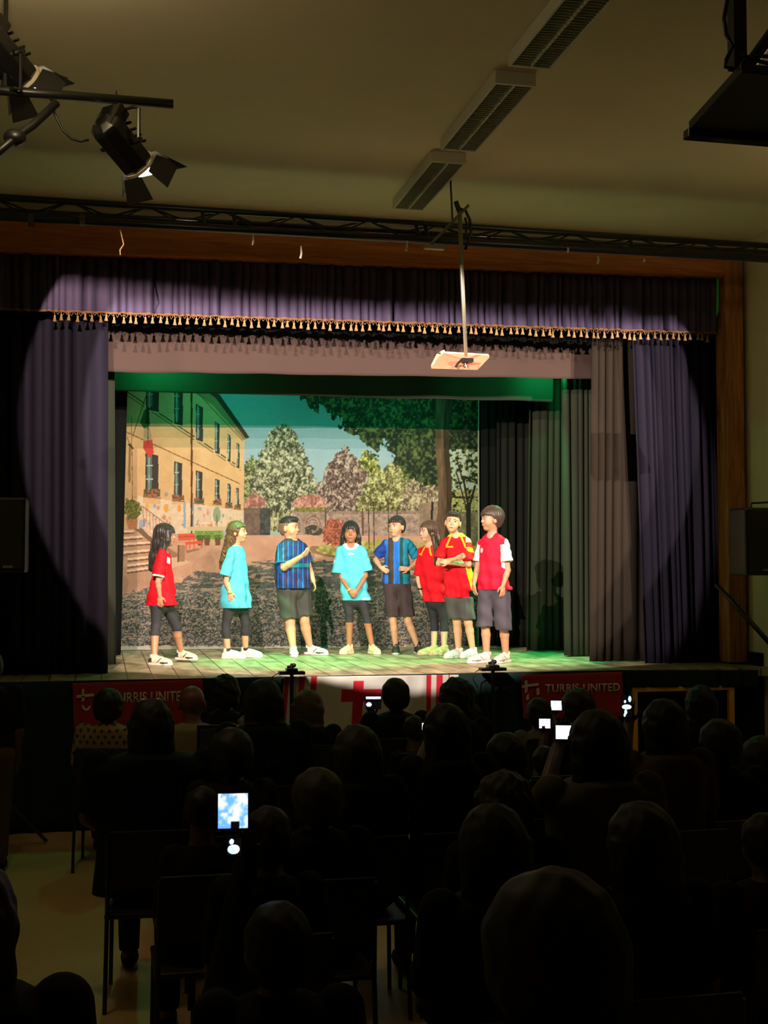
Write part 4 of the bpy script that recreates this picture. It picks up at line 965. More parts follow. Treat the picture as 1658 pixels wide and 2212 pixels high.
def child(spec):
    """a figure posed from its joints; every joint is (px, py, extra depth)"""
    feet = spec['feet']; D = sum((PZ(a[0], a[1], STZ)-CAM).dot(FWD)/1 for a in feet)/len(feet)
    D = D+spec.get('dd', 0); J = lambda p: PD(p[0], p[1], D+(p[2] if len(p) > 2 else 0)); sc = F/D
    th = math.radians(spec['yaw']); hR = Vector((RIGHT.x, RIGHT.y, 0)).normalized(); hF = Vector((FWD.x, FWD.y, 0)).normalized()
    Lv = hR*math.cos(th)+hF*math.sin(th); Fv = -hF*math.cos(th)+hR*math.sin(th)
    q_ = spec.get('q', .62); wf = widths(1, th, q_)
    base = sum(((PZ(a[0], a[1], STZ)) for a in feet), Vector())/len(feet)
    T = thing('person', spec['label'], 'person', base, 'children standing on the stage')
    skin = skin_mat(spec['id'], spec['skin']); build = spec.get('build', 1.)
    # joints
    hd = spec['head']; hc = J((hd[0], hd[1], hd[4] if len(hd) > 4 else 0)); hk = hd[2]/sc/.205      # head height in px
    ft = math.radians(hd[3]); tilt = spec.get('tilt', 0)
    fw = -hF*math.cos(ft)+hR*math.sin(ft)+Vector((0, 0, spec.get('nod', 0)))
    H = Frame(hc, fw, roll=tilt)
    neck = J(spec['neck']); hips = [J(p) for p in spec['hips']]; knees = [J(p) for p in spec['knees']]
    sh = [J(p) for p in spec['shoulders']]; el = [J(p) for p in spec['elbows']]; wr = [J(p) for p in spec['wrists']]
    heels = [PZ(a[0], a[1], STZ) for a in feet]; tdir = [(-hF*math.cos(math.radians(a[2]))+hR*math.sin(math.radians(a[2]))) for a in feet]
    ankles = [h+d*.02+Vector((0, 0, .075+(a[4] if len(a) > 4 else 0))) for h, d, a in zip(heels, tdir, feet)]
    allp = [hc+Vector((0, 0, .13)), neck]+hips+knees+sh+el+wr+ankles+heels
    lo = np.min([V3(p) for p in allp], 0)-.17; hi = np.max([V3(p) for p in allp], 0)+.17; lo[2] = STZ-.01
    f = Field(lo, hi, .0055)
    rings = []; prof = spec['torso']
    for (y, xl, xr) in prof:
        c = J(((xl+xr)/2, y, 0)); e = (xr-xl)/2/sc*wf; rings.append((c.z, c.x, c.y, e, e*q_*(1 if y > prof[0][0]+6 else .9)))
    ab = spec.get('arm', build)
    # shirt volume
    S = spec['shirt']; rr = np.random.RandomState(len(spec['label'])); ph = rr.rand(6)*6.28; zhem = rings[-1][0]; cxy = neck
    def fold(X, Y, Z):
        a = (X-cxy.x)*Lv.x+(Y-cxy.y)*Lv.y; b = (X-cxy.x)*Fv.x+(Y-cxy.y)*Fv.y; w = np.clip((neck.z-Z)/.45, 0, 1.2)
        return w*(.0075*np.sin(a*52+ph[0]+Z*9+b*20)+.005*np.sin(a*31-Z*17+ph[1])+.005*np.sin(Z*46+a*13+ph[2]+b*9))
    g = Field(lo, hi, .0055)
    g.loft(rings, Lv, Fv, .012, 2.25, noise=fold)
    for i in range(2):
        sp = J(S['sleeve'][i]) if S['sleeve'][i] else None
        if sp is None: continue
        s0 = sh[i]; wS = S.get('sw', .062)
        seg = [s0, sp] if (sp-s0).length < (el[i]-s0).length*1.02 or True else [s0, el[i], sp]
        n_ = (sp-s0).normalized()
        gs = Field(lo, hi, .0055)
        a0, b0 = V3(s0), V3(sp); dd_ = b0-a0; L2 = (dd_**2).sum(); LL = math.sqrt(L2)
        def fn(X, Y, Z, a0=a0, dd_=dd_, L2=L2, LL=LL, wS=wS):
            x, y, z = X-a0[0], Y-a0[1], Z-a0[2]; tt = (x*dd_[0]+y*dd_[1]+z*dd_[2])/L2; t = np.clip(tt, 0, 1)
            d = np.sqrt((x-t*dd_[0])**2+(y-t*dd_[1])**2+(z-t*dd_[2])**2)-(.048*ab+(wS-.048*ab)*t)+.003*np.sin(t*15+x*50)
            return np.maximum(d, (tt-1)*LL)
        g.apply(fn, np.minimum(a0, b0)-.07, np.maximum(a0, b0)+.07, .018)
    # open neck
    g.cone(neck+Fv*.02+Vector((0, 0, .055)), neck+Fv*.035+Vector((0, 0, -.012)), .046, .036, .006, 'cut')
    brings = [(r[0], r[1], r[2], r[3]*.86, r[4]*.84) for r in rings]
    zpel = min(h.z for h in hips)-.03; brings = [r for r in brings if r[0] > zpel-.02]
    f.loft(brings, Lv, Fv, .02)
    pc = (hips[0]+hips[1])/2; f.ell(pc, (.098*build, .066*build, .09), rotm(Lv, Fv, (0, 0, 1)), .03)
    lb = spec.get('leg', build)
    for i in range(2): f.cone(hips[i], knees[i], .068*lb, .047*lb, .02)
    Zf = f.ax[2][None, None, :]; f.g = np.where((Zf > zhem+.0) & (Zf < neck.z-.055), np.maximum(f.g, g.g+.007), f.g).astype(np.float32)
    f.cone(neck-Vector((0, 0, .05)), H.p(0, -.02*hk, -.055*hk), .042*build**.5, .038*build**.5, .02)
    head_sdf(f, H, hk)
    for i in range(2):
        f.cone(sh[i], el[i], .040*ab, .031*ab, .015); f.cone(el[i], el[i]+(wr[i]-el[i])*.3, .031*ab, .031*ab, .012); f.cone(el[i]+(wr[i]-el[i])*.3, wr[i], .031*ab, .0205*ab**.5, .012)
        hs = spec['hands'][i]
        dvec = hR*hs[0][0]+Vector((0, 0, 1))*hs[0][1]+hF*hs[0][2]; nvec = hR*hs[1][0]+Vector((0, 0, 1))*hs[1][1]+hF*hs[1][2]
        hand_sdf(f, wr[i], dvec, nvec, hs[4] if len(hs) > 4 else .88, hs[2], hs[3])
        lb = spec.get('leg', build)
        calf = knees[i].lerp(ankles[i], .3)
        f.cone(knees[i], calf-Fv*.006, .045*lb, .046*lb, .015); f.cone(calf-Fv*.006, ankles[i], .046*lb, .029*lb**.5, .012)
        f.cone(ankles[i], heels[i]+Vector((0, 0, .035)), .029, .03, .01); f.cone(heels[i]+Vector((0, 0, .035)), heels[i]+tdir[i]*.11+Vector((0, 0, .03)), .026, .024, .01)
    body = emit_mesh('body', f, skin, T)
    face_parts(T, H, hk, spec.get('brow', '1a120c'), spec.get('smile', 0))
    wv = .008
    cf = S['col']
    shn = [V3(s) for s in sh]
    def colf(V):
        P = V-V3(neck); a = P @ V3(Lv); b = P @ V3(Fv); z = P[:, 2]
        sl = np.zeros(len(V)); tt = np.zeros(len(V))
        for i in range(2):
            if not S['sleeve'][i]: continue
            sp = V3(J(S['sleeve'][i])); d = sp-shn[i]; t = ((V-shn[i]) @ d)/(d @ d); dist = np.linalg.norm(V-shn[i]-np.clip(t, 0, 1)[:, None]*d, axis=1)
            m = (dist < wS_+.012) & (t > .12) & (np.abs(a) > rx_at(V[:, 2])*.80); sl[m] = i+1; tt[m] = t[m]
        return cf(a, b, z, sl, tt, V)
    wS_ = S.get('sw', .062)
    zr = np.array(sorted([(r[0], r[3]) for r in rings])); rx_at = lambda z: np.interp(z, zr[:, 0], zr[:, 1])
    shirt = emit_mesh('shirt', g, garment_mat('shirt'), T, colf)
    # trousers, shorts or leggings
    B = spec['bottom']; g = Field(lo, hi, .0055)
    ztop = rings[-1][0]+.004; wz = .010 if B['kind'] == 'leggings' else .02
    e = rings[-1][3]*.90; cT = rings[-1]
    pe = (hips[0]+hips[1])/2
    g.ell((pe+Vector((0, 0, .0))), (.125*build, .095*build, .105), rotm(Lv, Fv, (0, 0, 1)), .02)
    for i in range(2):
        hy = J((knees[i][0], 0)) if False else None
        hem = B['hem'][i]; zh = J((CX, hem[0], 0)).z
        k_, h_ = knees[i], hips[i]; low = ankles[i]
        if zh < k_.z: t = (k_.z-zh)/(k_.z-low.z); pe_ = k_.lerp(low, t)
        else: t = (h_.z-zh)/(h_.z-k_.z); pe_ = h_.lerp(k_, t)
        if B['kind'] == 'leggings':
            g.cone(h_, k_, .078*lb, .052*lb, .02); 
            if zh < k_.z: cf_ = k_.lerp(low, .3)-Fv*.006; g.cone(k_, cf_, .053*lb, .053*lb, .01); g.cone(cf_, pe_, .053*lb, .049*lb, .01)
        else:
            rw = B.get('r', .085)*1.0; o_ = (k_-h_).normalized()*.05
            fn_p = pe_ if zh < k_.z else pe_+o_
            g.cone(h_, k_ if zh < k_.z else fn_p, rw*1.04, rw, .02)
            if zh < k_.z: g.cone(k_, pe_+(low-k_).normalized()*.05, rw, rw*.98, .01)
    # cut at the hems
    hz = [J((CX, h[0], 0)).z for h in B['hem']]; mid = V3((knees[0]+knees[1])/2); ax = V3(knees[1]-knees[0]); ax[2] = 0; ax /= np.linalg.norm(ax)+1e-9
    X, Y, Z = g.ax[0][:, None, None], g.ax[1][None, :, None], g.ax[2][None, None, :]
    sidev = (X-mid[0])*ax[0]+(Y-mid[1])*ax[1]
    hzf = np.where(sidev < 0, hz[0], hz[1])
    g.g = np.maximum(g.g, (hzf-Z).astype(np.float32)); g.g = np.maximum(g.g, (Z-ztop).astype(np.float32))
    if B['kind'] != 'leggings':
        g.g = g.g+(.003*np.sin(Z*40+X*30)+.003*np.sin((X+Y)*60)).astype(np.float32)*1.0
    bc = np.array(B['c'])
    def bcol(V): return np.tile(bc, (len(V), 1))*(1+.08*np.sin(V[:, 2:3]*37+V[:, 0:1]*23))
    emit_mesh('leggings' if B['kind'] == 'leggings' else 'shorts', g, garment_mat('cloth'), T, bcol)
    # hair
    g = Field(np.array(V3(hc))-.2-np.array([0, 0, spec['hair'].get('len', 0)]), V3(hc)+.19, .005); HR = spec['hair']; k = hk
    hoff = HR.get('vol', .010)
    g.ell(H.p(0, -.014*k, .030*k), [(.072+hoff)*k, (.092+hoff)*k, (.082+hoff)*k], H.R, 0)
    if HR['kind'] == 'short':
        g.ell(H.p(0, -.03*k, .0*k), [(.070+hoff*.6)*k, (.078)*k, (.085)*k], H.R, .01)
        if HR.get('top'): g.ell(H.p(0, .02*k, .085*k), [.058*k, .075*k, .030*k], H.R, .02)
        if HR.get('fringe'): g.ell(H.p(0, .064*k, .052*k), [.060*k, .028*k, .030*k], H.R, .015)
    a_, b_, c_ = HR.get('cut', (.62, .0, .0))
    # keep only above the hairline plane
    X, Y, Z = g.ax[0][:, None, None]-hc.x, g.ax[1][None, :, None]-hc.y, g.ax[2][None, None, :]-hc.z
    ff = X*H.f.x+Y*H.f.y+Z*H.f.z; uu = X*H.u.x+Y*H.u.y+Z*H.u.z; ss = X*H.s.x+Y*H.s.y+Z*H.s.z
    hl = np.interp(ff/k, [-.10, -.03, .005, .03, .06, .10], HR.get('line', [-.085, -.075, -.01, .02, .045, .052]))*k
    if HR['kind'] == 'long': hl = np.where(np.abs(ss) > .0, np.interp(ff/k, [-.1, -.02, .0, .03, .055, .10], HR.get('line', [-.12, -.12, -.10, -.0, .045, .052]))*k, hl)
    g.g = np.maximum(g.g, (hl-uu).astype(np.float32)*.8)
    for pts, rs in HR.get('strands', []): g.chain([J(p) for p in pts], rs, .02)
    if HR.get('face_side'):
        pass
    if HR.get('wave'):
        w = HR['wave']; Xa, Ya, Za = g.ax[0][:, None, None], g.ax[1][None, :, None], g.ax[2][None, None, :]
        g.g = g.g+(w*np.sin(Za*150+30*np.abs(np.sin(Xa*25)))*np.clip((hc.z+.12-Za)/.06, 0, 1)).astype(np.float32)
    else:
        Xa, Ya, Za = g.ax[0][:, None, None], g.ax[1][None, :, None], g.ax[2][None, None, :]
        an = np.arctan2(ss, ff+.001); g.g = g.g+(.0022*np.sin(an*26)+.0014*np.sin(an*61+Za*15)).astype(np.float32)
    # keep the hair off the face
    g.ell(H.p(0, .075*k, (-.03)*k), [.050*k, .055*k, .062*k], H.R, .006, 'cut')
    hcol = np.array(HR['c']); hc2 = np.array(HR.get('c2', HR['c']))
    def hcf(V):
        P = V-V3(hc); z = P @ V3(H.u); s1 = np.sin(np.arctan2(P @ V3(H.s), P @ V3(H.f))*30)*.5+.5
        t = (s1*.5)[:, None]; return hcol*(1-t)+hc2*t if not HR.get('fade') else np.where((z < HR['fade']*k)[:, None], hc2, hcol)
    emit_mesh('hair', g, garment_mat('hair'), T, hcf)
    for i in range(2):
        sk = spec['shoes']; a = feet[i]
        shoe(T, heels[i]-tdir[i]*.01, tdir[i], a[3] if len(a) > 3 else .21, sk['c'], sk.get('sole', (.7, .68, .62)), sk.get('acc'), sk.get('high', False), sk.get('k', 1.), lift=a[4] if len(a) > 4 else 0)
        if spec.get('socks'):
            MB().tube([ankles[i]+Vector((0, 0, .0)), ankles[i].lerp(knees[i], .10)], [.036, .034], 16).build('sock', mat('dark_sock', (.03, .02, .025), .8), T, smooth=True)
    return T, J, dict(Lv=Lv, Fv=Fv, H=H, hk=hk, neck=neck, wr=wr, rings=rings)
# ---------------------------------------------------------------- the eight children on the stage
S_ = srgb
def plain(c, hem=None):
    c = np.array(c)
    return lambda a, b, z, sl, tt, V: np.tile(c, (len(V), 1))
RED = S_('d8041c'); WH = S_('e8e4dc'); CY_ = S_('58c4dc'); DARK = S_('2c2e31')
def col1(a, b, z, sl, tt, V):
    C = np.tile(np.array(S_('d0061a')), (len(V), 1)); C[(sl > 0) & (tt > .93)] = WH
    C[(z > .01)] = S_('b00010')
    C[(sl == 0) & (b > .055) & (b < .105) & (np.abs(z+.125+(b-.08)*1.) < .028) & (a < 0) & (z+.150 > -np.abs(b-.08)*0)] = WH
    return C
def col2(a, b, z, sl, tt, V):
    C = np.tile(np.array(CY_), (len(V), 1)); C[z > -.005] = S_('cfe8ec'); return C
def col4(a, b, z, sl, tt, V):
    C = np.tile(np.array(CY_), (len(V), 1)); r = np.sqrt(a**2+(z*1.0-.03)**2)
    C[(sl == 0) & (r < .086) & (b > -.02) & (z > -.06)] = S_('eceae6')
    C[(sl == 0) & (np.abs(a) < .030) & (np.abs(z+.095) < .008) & (b > 0)] = S_('d8eef2')
    C[(sl > 0) & (tt > .45) & (tt < .60) & (np.abs(a) > .15) & (b < .03)] = S_('9fdcea')
    C[(sl == 0) & (z < -.555) & (np.abs(a) > .12)] = S_('8fd8ea')
    return C
def col3(a, b, z, sl, tt, V):
    C = np.tile(np.array(S_('34304e')), (len(V), 1)); u = a*.72+b*.55
    st = (np.mod(u+.5, .046) < .012); C[st] = S_('1668c8'); st2 = (np.mod(u+.5, .046) > .023) & (np.mod(u+.5, .046) < .030); C[st2] = S_('12448e')
    C[(sl > 0) & (tt > .9)] = S_('145c9c'); m = (sl > 0) & (tt <= .9); C[m & st] = S_('1c7cc0')
    m = (sl == 0) & (np.abs(z+.262) < .019) & (b > .03) & (np.mod(a*1.0+z*.4+.5, .021) < .014); C[m] = S_('2ea8b8')
    C[z > -.012] = S_('3c3850'); return C
def col5(a, b, z, sl, tt, V):
    C = np.tile(np.array(S_('1668c6')), (len(V), 1))
    C[(a > -.082) & (a < -.018)] = S_('3a3832'); C[(np.abs(a+.088) < .005) | (np.abs(a+.012) < .005)] = S_('3a6ccc')
    C[(a < -.118)] = S_('173c86'); C[(a > .046) & (a < .082)] = S_('0e4440'); C[(a >= .082)] = S_('1a86a8')
    C[(np.abs(a-.043) < .003)] = S_('2a8cc8')
    C[(sl == 1)] = S_('143a8c'); C[sl == 2] = S_('1a86a8')
    C[z > .0] = S_('2a90a8'); return C
def col6(a, b, z, sl, tt, V):
    C = np.tile(np.array(RED), (len(V), 1)); C[(z > -.01)] = S_('f0b020')
    m = (sl == 0) & (b > 0) & (np.abs(np.abs(a)-(.02-z*.4)) < .011) & (z > -.12); C[m] = S_('f0a828')
    C[(sl == 0) & (np.abs(z+.10) < .007) & (np.abs(a+.08) < .03) & (b > 0)] = S_('f0b020'); return C
def col7(a, b, z, sl, tt, V):
    C = np.tile(np.array(RED), (len(V), 1)); C[(z > -.02) & (np.abs(a) < .10)] = S_('f4c848')
    m = (sl == 0) & (b > -.02) & (np.abs(np.abs(a)-(.045-z*.42)) < .010) & (z > -.13) & (z < -.0); C[m] = S_('f2b424')
    m = (sl == 0) & (b > 0) & (np.abs(z+.125) < .009) & (np.abs(a+.06) < .035); C[m] = S_('f2b424')
    w = .165-.04*np.cos((z+.30)*9)
    C[(sl == 0) & (z < -.22) & (a > w*.80)] = S_('f4c61c')
    C[(sl == 2) & (tt > .35) & (tt < .62) & (b < .06)] = S_('f09018'); C[(sl == 2) & (tt < .4) & (z > -.08)] = S_('f4d880')
    C[(a > .10) & (z > -.075)] = S_('f6dca0'); return C
def col8(a, b, z, sl, tt, V):
    C = np.tile(np.array(S_('cc0a30')), (len(V), 1)); C[sl > 0] = S_('e8e0d4'); C[(np.abs(a) > .150) & (z > -.24)] = S_('e8e0d4')
    m = (sl == 0) & (b > 0) & (np.abs(a+.085) < .014-np.abs(z+.155)*.25) & (np.abs(z+.155) < .024); C[m] = S_('f0d0c8')
    return C
DN = (0, -1, 0)
BL_ = S_('191310'); BR1 = S_('3a2616')
kids = [
 dict(id='girl_red', label='girl in oversized red shirt with white cuffs and long dark hair, walking', skin=(.44, .21, .11), yaw=78, head=(358, 1157, 45, 80), neck=(353, 1186), q=.9,
  torso=[(1184, 345, 362), (1190, 339, 366), (1203, 335, 368), (1235, 330, 371), (1270, 323, 375), (1308, 318, 379)],
  shoulders=[(351, 1195, -.13), (353, 1195, .13)], elbows=[(341, 1258, -.17), (354, 1258, .16)], wrists=[(345, 1288, -.18), (360, 1284, .15)],
  hands=[((.05, -1, 0), (0, 0, 1), .35, 1), ((.1, -1, 0), (0, 0, -1), .35, -1)],
  hips=[(339, 1302, -.07), (357, 1302, .06)], knees=[(337, 1350, -.07), (382, 1356, .10)], feet=[(329, 1437, 74, .205), (387, 1430, 66, .205, .02)],
  shirt=dict(sleeve=[(342, 1246, -.165), (352, 1246, .16)], col=col1, sw=.058), bottom=dict(kind='leggings', c=DARK, hem=[(1371,), (1364,)]), leg=.86, arm=.86,
  hair=dict(kind='long', c=S_('18120e'), c2=S_('33271c'), vol=.013, len=.36, line=[-.2, -.2, -.2, -.08, .0, .045], strands=[([(350, 1150, 0), (343, 1175, 0), (335, 1203, 0), (329, 1226, 0)], [.082, .072, .060, .040]), ([(363, 1148, -.055), (360, 1168, -.075), (352, 1188, -.09), (345, 1200, -.09)], [.035, .034, .03, .02])]),
  shoes=dict(c=S_('cfc2a8'), acc=S_('3a3a34'), sole=(.62, .58, .5))),
 dict(id='girl_sky', label='girl in oversized sky blue shirt with crimped long brown hair looking across the stage', skin=(.60, .33, .19), yaw=74, head=(513, 1150, 43, 78), nod=.08, neck=(509, 1178), q=.9,
  torso=[(1177, 500, 520), (1184, 493, 526), (1200, 488, 530), (1240, 484, 534), (1280, 480, 538), (1313, 478, 541)],
  shoulders=[(500, 1192, -.13), (510, 1192, .13)], elbows=[(488, 1256, -.16), (520, 1256, .14)], wrists=[(497, 1280, -.17), (522, 1278, .13)],
  hands=[((.12, -1, 0), (0, 0, 1), .4, 1), ((.1, -1, 0), (0, 0, -1), .35, -1)],
  hips=[(497, 1305, -.06), (521, 1305, .07)], knees=[(488, 1348, -.06), (530, 1346, .07)], feet=[(488, 1423, 78, .205), (526, 1420, 76, .205)],
  shirt=dict(sleeve=[(486, 1243, -.15), (514, 1240, .14)], col=col2, sw=.062), bottom=dict(kind='leggings', c=DARK, hem=[(1378,), (1374,)]), leg=.84, arm=.84, socks=1,
  hair=dict(kind='long', c=S_('4a3018'), c2=S_('7a5428'), vol=.015, len=.38, wave=.0035, line=[-.2, -.2, -.16, -.01, .045, .052], strands=[([(506, 1146, 0), (499, 1166, 0), (488, 1194, -.02), (481, 1212, -.03), (477, 1226, -.03)], [.075, .066, .048, .036, .02])]),
  shoes=dict(c=S_('d8d4cc'))),
 dict(id='boy_stripes', label='stocky boy in blue and dark striped football shirt raising one open hand', skin=(.62, .34, .20), yaw=42, head=(625, 1141, 46, 66), neck=(630, 1167), q=.74, build=1.22, leg=1.12, arm=1.12,
  torso=[(1163, 617, 644), (1169, 609, 652), (1179, 601, 658), (1200, 597, 663), (1235, 594, 666), (1271, 597, 668)],
  shoulders=[(609, 1184, -.10), (653, 1182, .11)], elbows=[(613, 1226, -.20), (668, 1232, .10)], wrists=[(650, 1202, -.30), (677, 1256, .04)],
  hands=[((.75, .62, -.1), (-.45, .5, .5), .45, -1, .95), ((.35, -1, 0), (-.8, -.1, 0), .6, 1, .9)],
  hips=[(617, 1275, -.05), (650, 1275, .07)], knees=[(626, 1342, -.05), (657, 1340, .05)], feet=[(633, 1417, 8, .22), (666, 1414, 64, .235)],
  shirt=dict(sleeve=[(609, 1220, -.17), (661, 1214, .12)], col=col3, sw=.078), bottom=dict(kind='shorts', c=S_('3e3f3a'), hem=[(1335,), (1330,)], r=.092),
  hair=dict(kind='short', c=S_('1a1412'), c2=S_('7a5a44'), vol=.004, top=1, fade=.045, line=[-.075, -.06, .01, .045, .055, .055]),
  shoes=dict(c=S_('e4e4dc'), acc=S_('3c5844'), k=1.08)),
 dict(id='girl_fringe', label='smiling girl with black fringe and sky blue shirt holding her hands together in front', skin=(.38, .17, .08), yaw=4, head=(757, 1150, 44, 2), neck=(757, 1177), smile=1, q=.62,
  torso=[(1173, 746, 769), (1178, 737, 779), (1188, 733, 784), (1228, 736, 786), (1265, 735, 792), (1297, 734, 796)],
  shoulders=[(734, 1188), (783, 1188)], elbows=[(737, 1247, -.03), (789, 1244, -.03)], wrists=[(754, 1275, -.15), (772, 1274, -.15)],
  hands=[((.62, -.62, -.1), (0, 0, 1), .45, 1, .85), ((-.55, -.65, -.12), (0, 0, 1), .4, -1, .85)],
  hips=[(749, 1293), (779, 1293)], knees=[(754, 1325, -.02), (789, 1325, -.02)], feet=[(756, 1412, -28, .2), (802, 1412, 24, .2)],
  shirt=dict(sleeve=[(728, 1238, -.02), (793, 1234, -.02)], col=col4, sw=.062), bottom=dict(kind='leggings', c=DARK, hem=[(1344,), (1346,)]), leg=.84, arm=.80,
  hair=dict(kind='long', c=S_('0c0a0a'), c2=S_('1c1816'), vol=.013, len=.16, line=[-.2, -.2, -.19, -.15, .018, .018], strands=[([(744, 1144, -.01), (740, 1162, -.01), (737, 1180, .02)], [.026, .026, .016]), ([(770, 1144, -.01), (774, 1162, -.01), (777, 1180, .02)], [.026, .026, .016]), ([(757, 1140, .06), (757, 1172, .09)], [.075, .06])]),
  shoes=dict(c=S_('e6c8a8'), sole=(.75, .65, .5))),
 dict(id='boy_hips', label='boy in blue shirt with wide black centre stripe standing hands on hips', skin=(.60, .33, .20), yaw=-12, head=(856, 1138, 43, -34), neck=(856, 1162), q=.6,
  torso=[(1159, 847, 867), (1165, 838, 876), (1174, 832, 882), (1200, 829, 883), (1235, 829, 883), (1262, 828, 885)],
  shoulders=[(834, 1173, 0), (881, 1172, 0)], elbows=[(811, 1210, .07), (903, 1213, .05)], wrists=[(822, 1226, -.05), (882, 1229, -.11)],
  hands=[((.75, -.45, -.25), (.1, 0, 1), .35, 1, .85), ((-.95, .05, -.2), (0, .1, 1), .35, 1, .85)],
  hips=[(843, 1262), (871, 1262)], knees=[(849, 1342, -.02), (881, 1342, -.02)], feet=[(855, 1412, -2, .21), (901, 1412, 12, .21)],
  shirt=dict(sleeve=[(815, 1199, .05), (898, 1201, .06)], col=col5, sw=.060), bottom=dict(kind='shorts', c=S_('3c2f33'), hem=[(1331,), (1331,)], r=.076), leg=.86, arm=.84,
  hair=dict(kind='short', c=S_('1c1410'), c2=S_('2e241c'), vol=.010, fringe=1, line=[-.075, -.05, .0, .04, .045, .045]),
  shoes=dict(c=S_('2a2826'), high=True, sole=(.6, .56, .5))),
 dict(id='girl_behind', label='girl in long red shirt half hidden behind the boy with crossed arms', skin=(.66, .40, .27), yaw=-40, head=(926, 1149, 43, -66), neck=(930, 1176), smile=1, q=.66, dd=.12,
  torso=[(1175, 919, 940), (1182, 912, 947), (1195, 905, 954), (1230, 904, 960), (1270, 910, 963), (1300, 916, 966)],
  shoulders=[(910, 1190, .07), (947, 1190, -.07)], elbows=[(903, 1250, .05), (946, 1240, -.02)], wrists=[(907, 1273, .02), (943, 1258, .0)],
  hands=[((.25, -1, 0), (1, 0, .2), .3, -1, .85), ((0, -1, 0), (-1, 0, 0), .3, 1, .85)],
  hips=[(931, 1297, .04), (952, 1297, -.04)], knees=[(938, 1342, .03), (958, 1342, -.03)], feet=[(940, 1415, -62, .215), (962, 1415, -55, .215)],
  shirt=dict(sleeve=[(904, 1243, .05), (950, 1238, -.06)], col=col6, sw=.056), bottom=dict(kind='leggings', c=S_('26262c'), hem=[(1363,), (1363,)]), leg=.84, arm=.8,
  hair=dict(kind='long', c=S_('3a2616'), c2=S_('6a4a2c'), vol=.014, len=.28, line=[-.2, -.2, -.17, -.03, .045, .052], strands=[([(932, 1146, 0), (944, 1166, 0), (950, 1180, 0)], [.078, .062, .03]), ([(936, 1160, -.10), (940, 1185, -.14), (940, 1205, -.16), (937, 1218, -.16)], [.03, .026, .018, .008])]),
  shoes=dict(c=S_('c8a878'), acc=S_('e4d8c0'), sole=(.5, .38, .25))),
 dict(id='boy_crossed', label='boy in red and yellow shirt standing with crossed arms and white trainers', skin=(.64, .36, .21), yaw=-8, head=(978, 1129, 44, -8), tilt=-.10, nod=.05, neck=(985, 1155), q=.62,
  torso=[(1151, 974, 998), (1158, 966, 1006), (1168, 961, 1012), (1195, 959, 1015), (1225, 960, 1016), (1260, 959, 1018), (1291, 960, 1019)],
  shoulders=[(962, 1171, 0), (1009, 1170, 0)], elbows=[(947, 1217, -.06), (1012, 1219, -.06)], wrists=[(984, 1207, -.21), (968, 1216, -.17)],
  hands=[((.85, .35, -.02), (.1, .2, 1), .3, -1, .85), ((-.8, .25, .25), (0, -.2, 1), .4, 1, .85)],
  hips=[(976, 1291), (1004, 1291)], knees=[(987, 1345, -.02), (1011, 1345, -.02)], feet=[(993, 1421, -46, .225), (1023, 1420, -38, .225)],
  shirt=dict(sleeve=[(949, 1207, -.05), (1012, 1212, -.06)], col=col7, sw=.066), bottom=dict(kind='shorts', c=S_('4a4a48'), hem=[(1335,), (1337,)], r=.080), leg=.9, arm=.88,
  hair=dict(kind='short', c=S_('1e1812'), c2=S_('3a2e20'), vol=.008, top=1, line=[-.07, -.05, .01, .05, .055, .055]),
  shoes=dict(c=S_('e4e0dc'), k=1.05)),
 dict(id='boy_tall', label='tallest boy in red shirt with white sleeves and grey shorts, face in profile', skin=(.50, .25, .14), yaw=-28, head=(1061, 1122, 49, -72), neck=(1062, 1154), q=.62,
  torso=[(1151, 1052, 1073), (1158, 1044, 1084), (1168, 1038, 1092), (1188, 1036, 1096), (1220, 1036, 1098), (1250, 1034, 1100), (1274, 1034, 1102)],
  shoulders=[(1041, 1174, .08), (1089, 1172, -.07)], elbows=[(1030, 1232, .06), (1096, 1232, -.10)], wrists=[(1023, 1262, .0), (1086, 1265, -.14)],
  hands=[((.1, -1, 0), (.8, 0, .4), .4, -1, .95), ((-.05, -1, -.05), (-.5, 0, .8), .35, -1, .95)],
  hips=[(1051, 1274, .04), (1082, 1274, -.04)], knees=[(1048, 1352, .0), (1087, 1353, -.05)], feet=[(1054, 1431, -58, .25), (1094, 1430, -32, .25)],
  shirt=dict(sleeve=[(1034, 1213, .07), (1094, 1213, -.10)], col=col8, sw=.060), bottom=dict(kind='shorts', c=S_('45404a'), hem=[(1353,), (1360,)], r=.082), leg=.95, arm=.92,
  hair=dict(kind='short', c=S_('2c1e14'), c2=S_('54402c'), vol=.018, fringe=1, line=[-.095, -.06, .0, .035, .035, .035]),
  shoes=dict(c=S_('c8bcb4'), acc=S_('8a7c74'), k=1.08)),
]
KID = {}
for s in kids: KID[s['id']] = child(s)
# bracelets
T, J, I = KID['girl_sky']; w = I['wr'][0]
b = MB(); b.tube([w+Vector((0, 0, .012)), w+Vector((0, 0, -.004))], .027, 14).build('bracelet', mat('yellow_bracelet', (.7, .6, .2), .5), T, smooth=True)
T, J, I = KID['girl_behind']; w = I['wr'][0]
MB().tube([w+Vector((0, 0, .012)), w+Vector((0, 0, -.004))], .025, 14).build('bracelet', m_metal, T, smooth=True)
T, J, I = KID['girl_fringe']; w = I['wr'][0]
MB().tube([w+Vector((-.008, 0, .012)), w+Vector((.0, 0, .0))], .025, 14).build('bracelet', mat('cord_bracelet', (.6, .45, .25), .6), T, smooth=True)
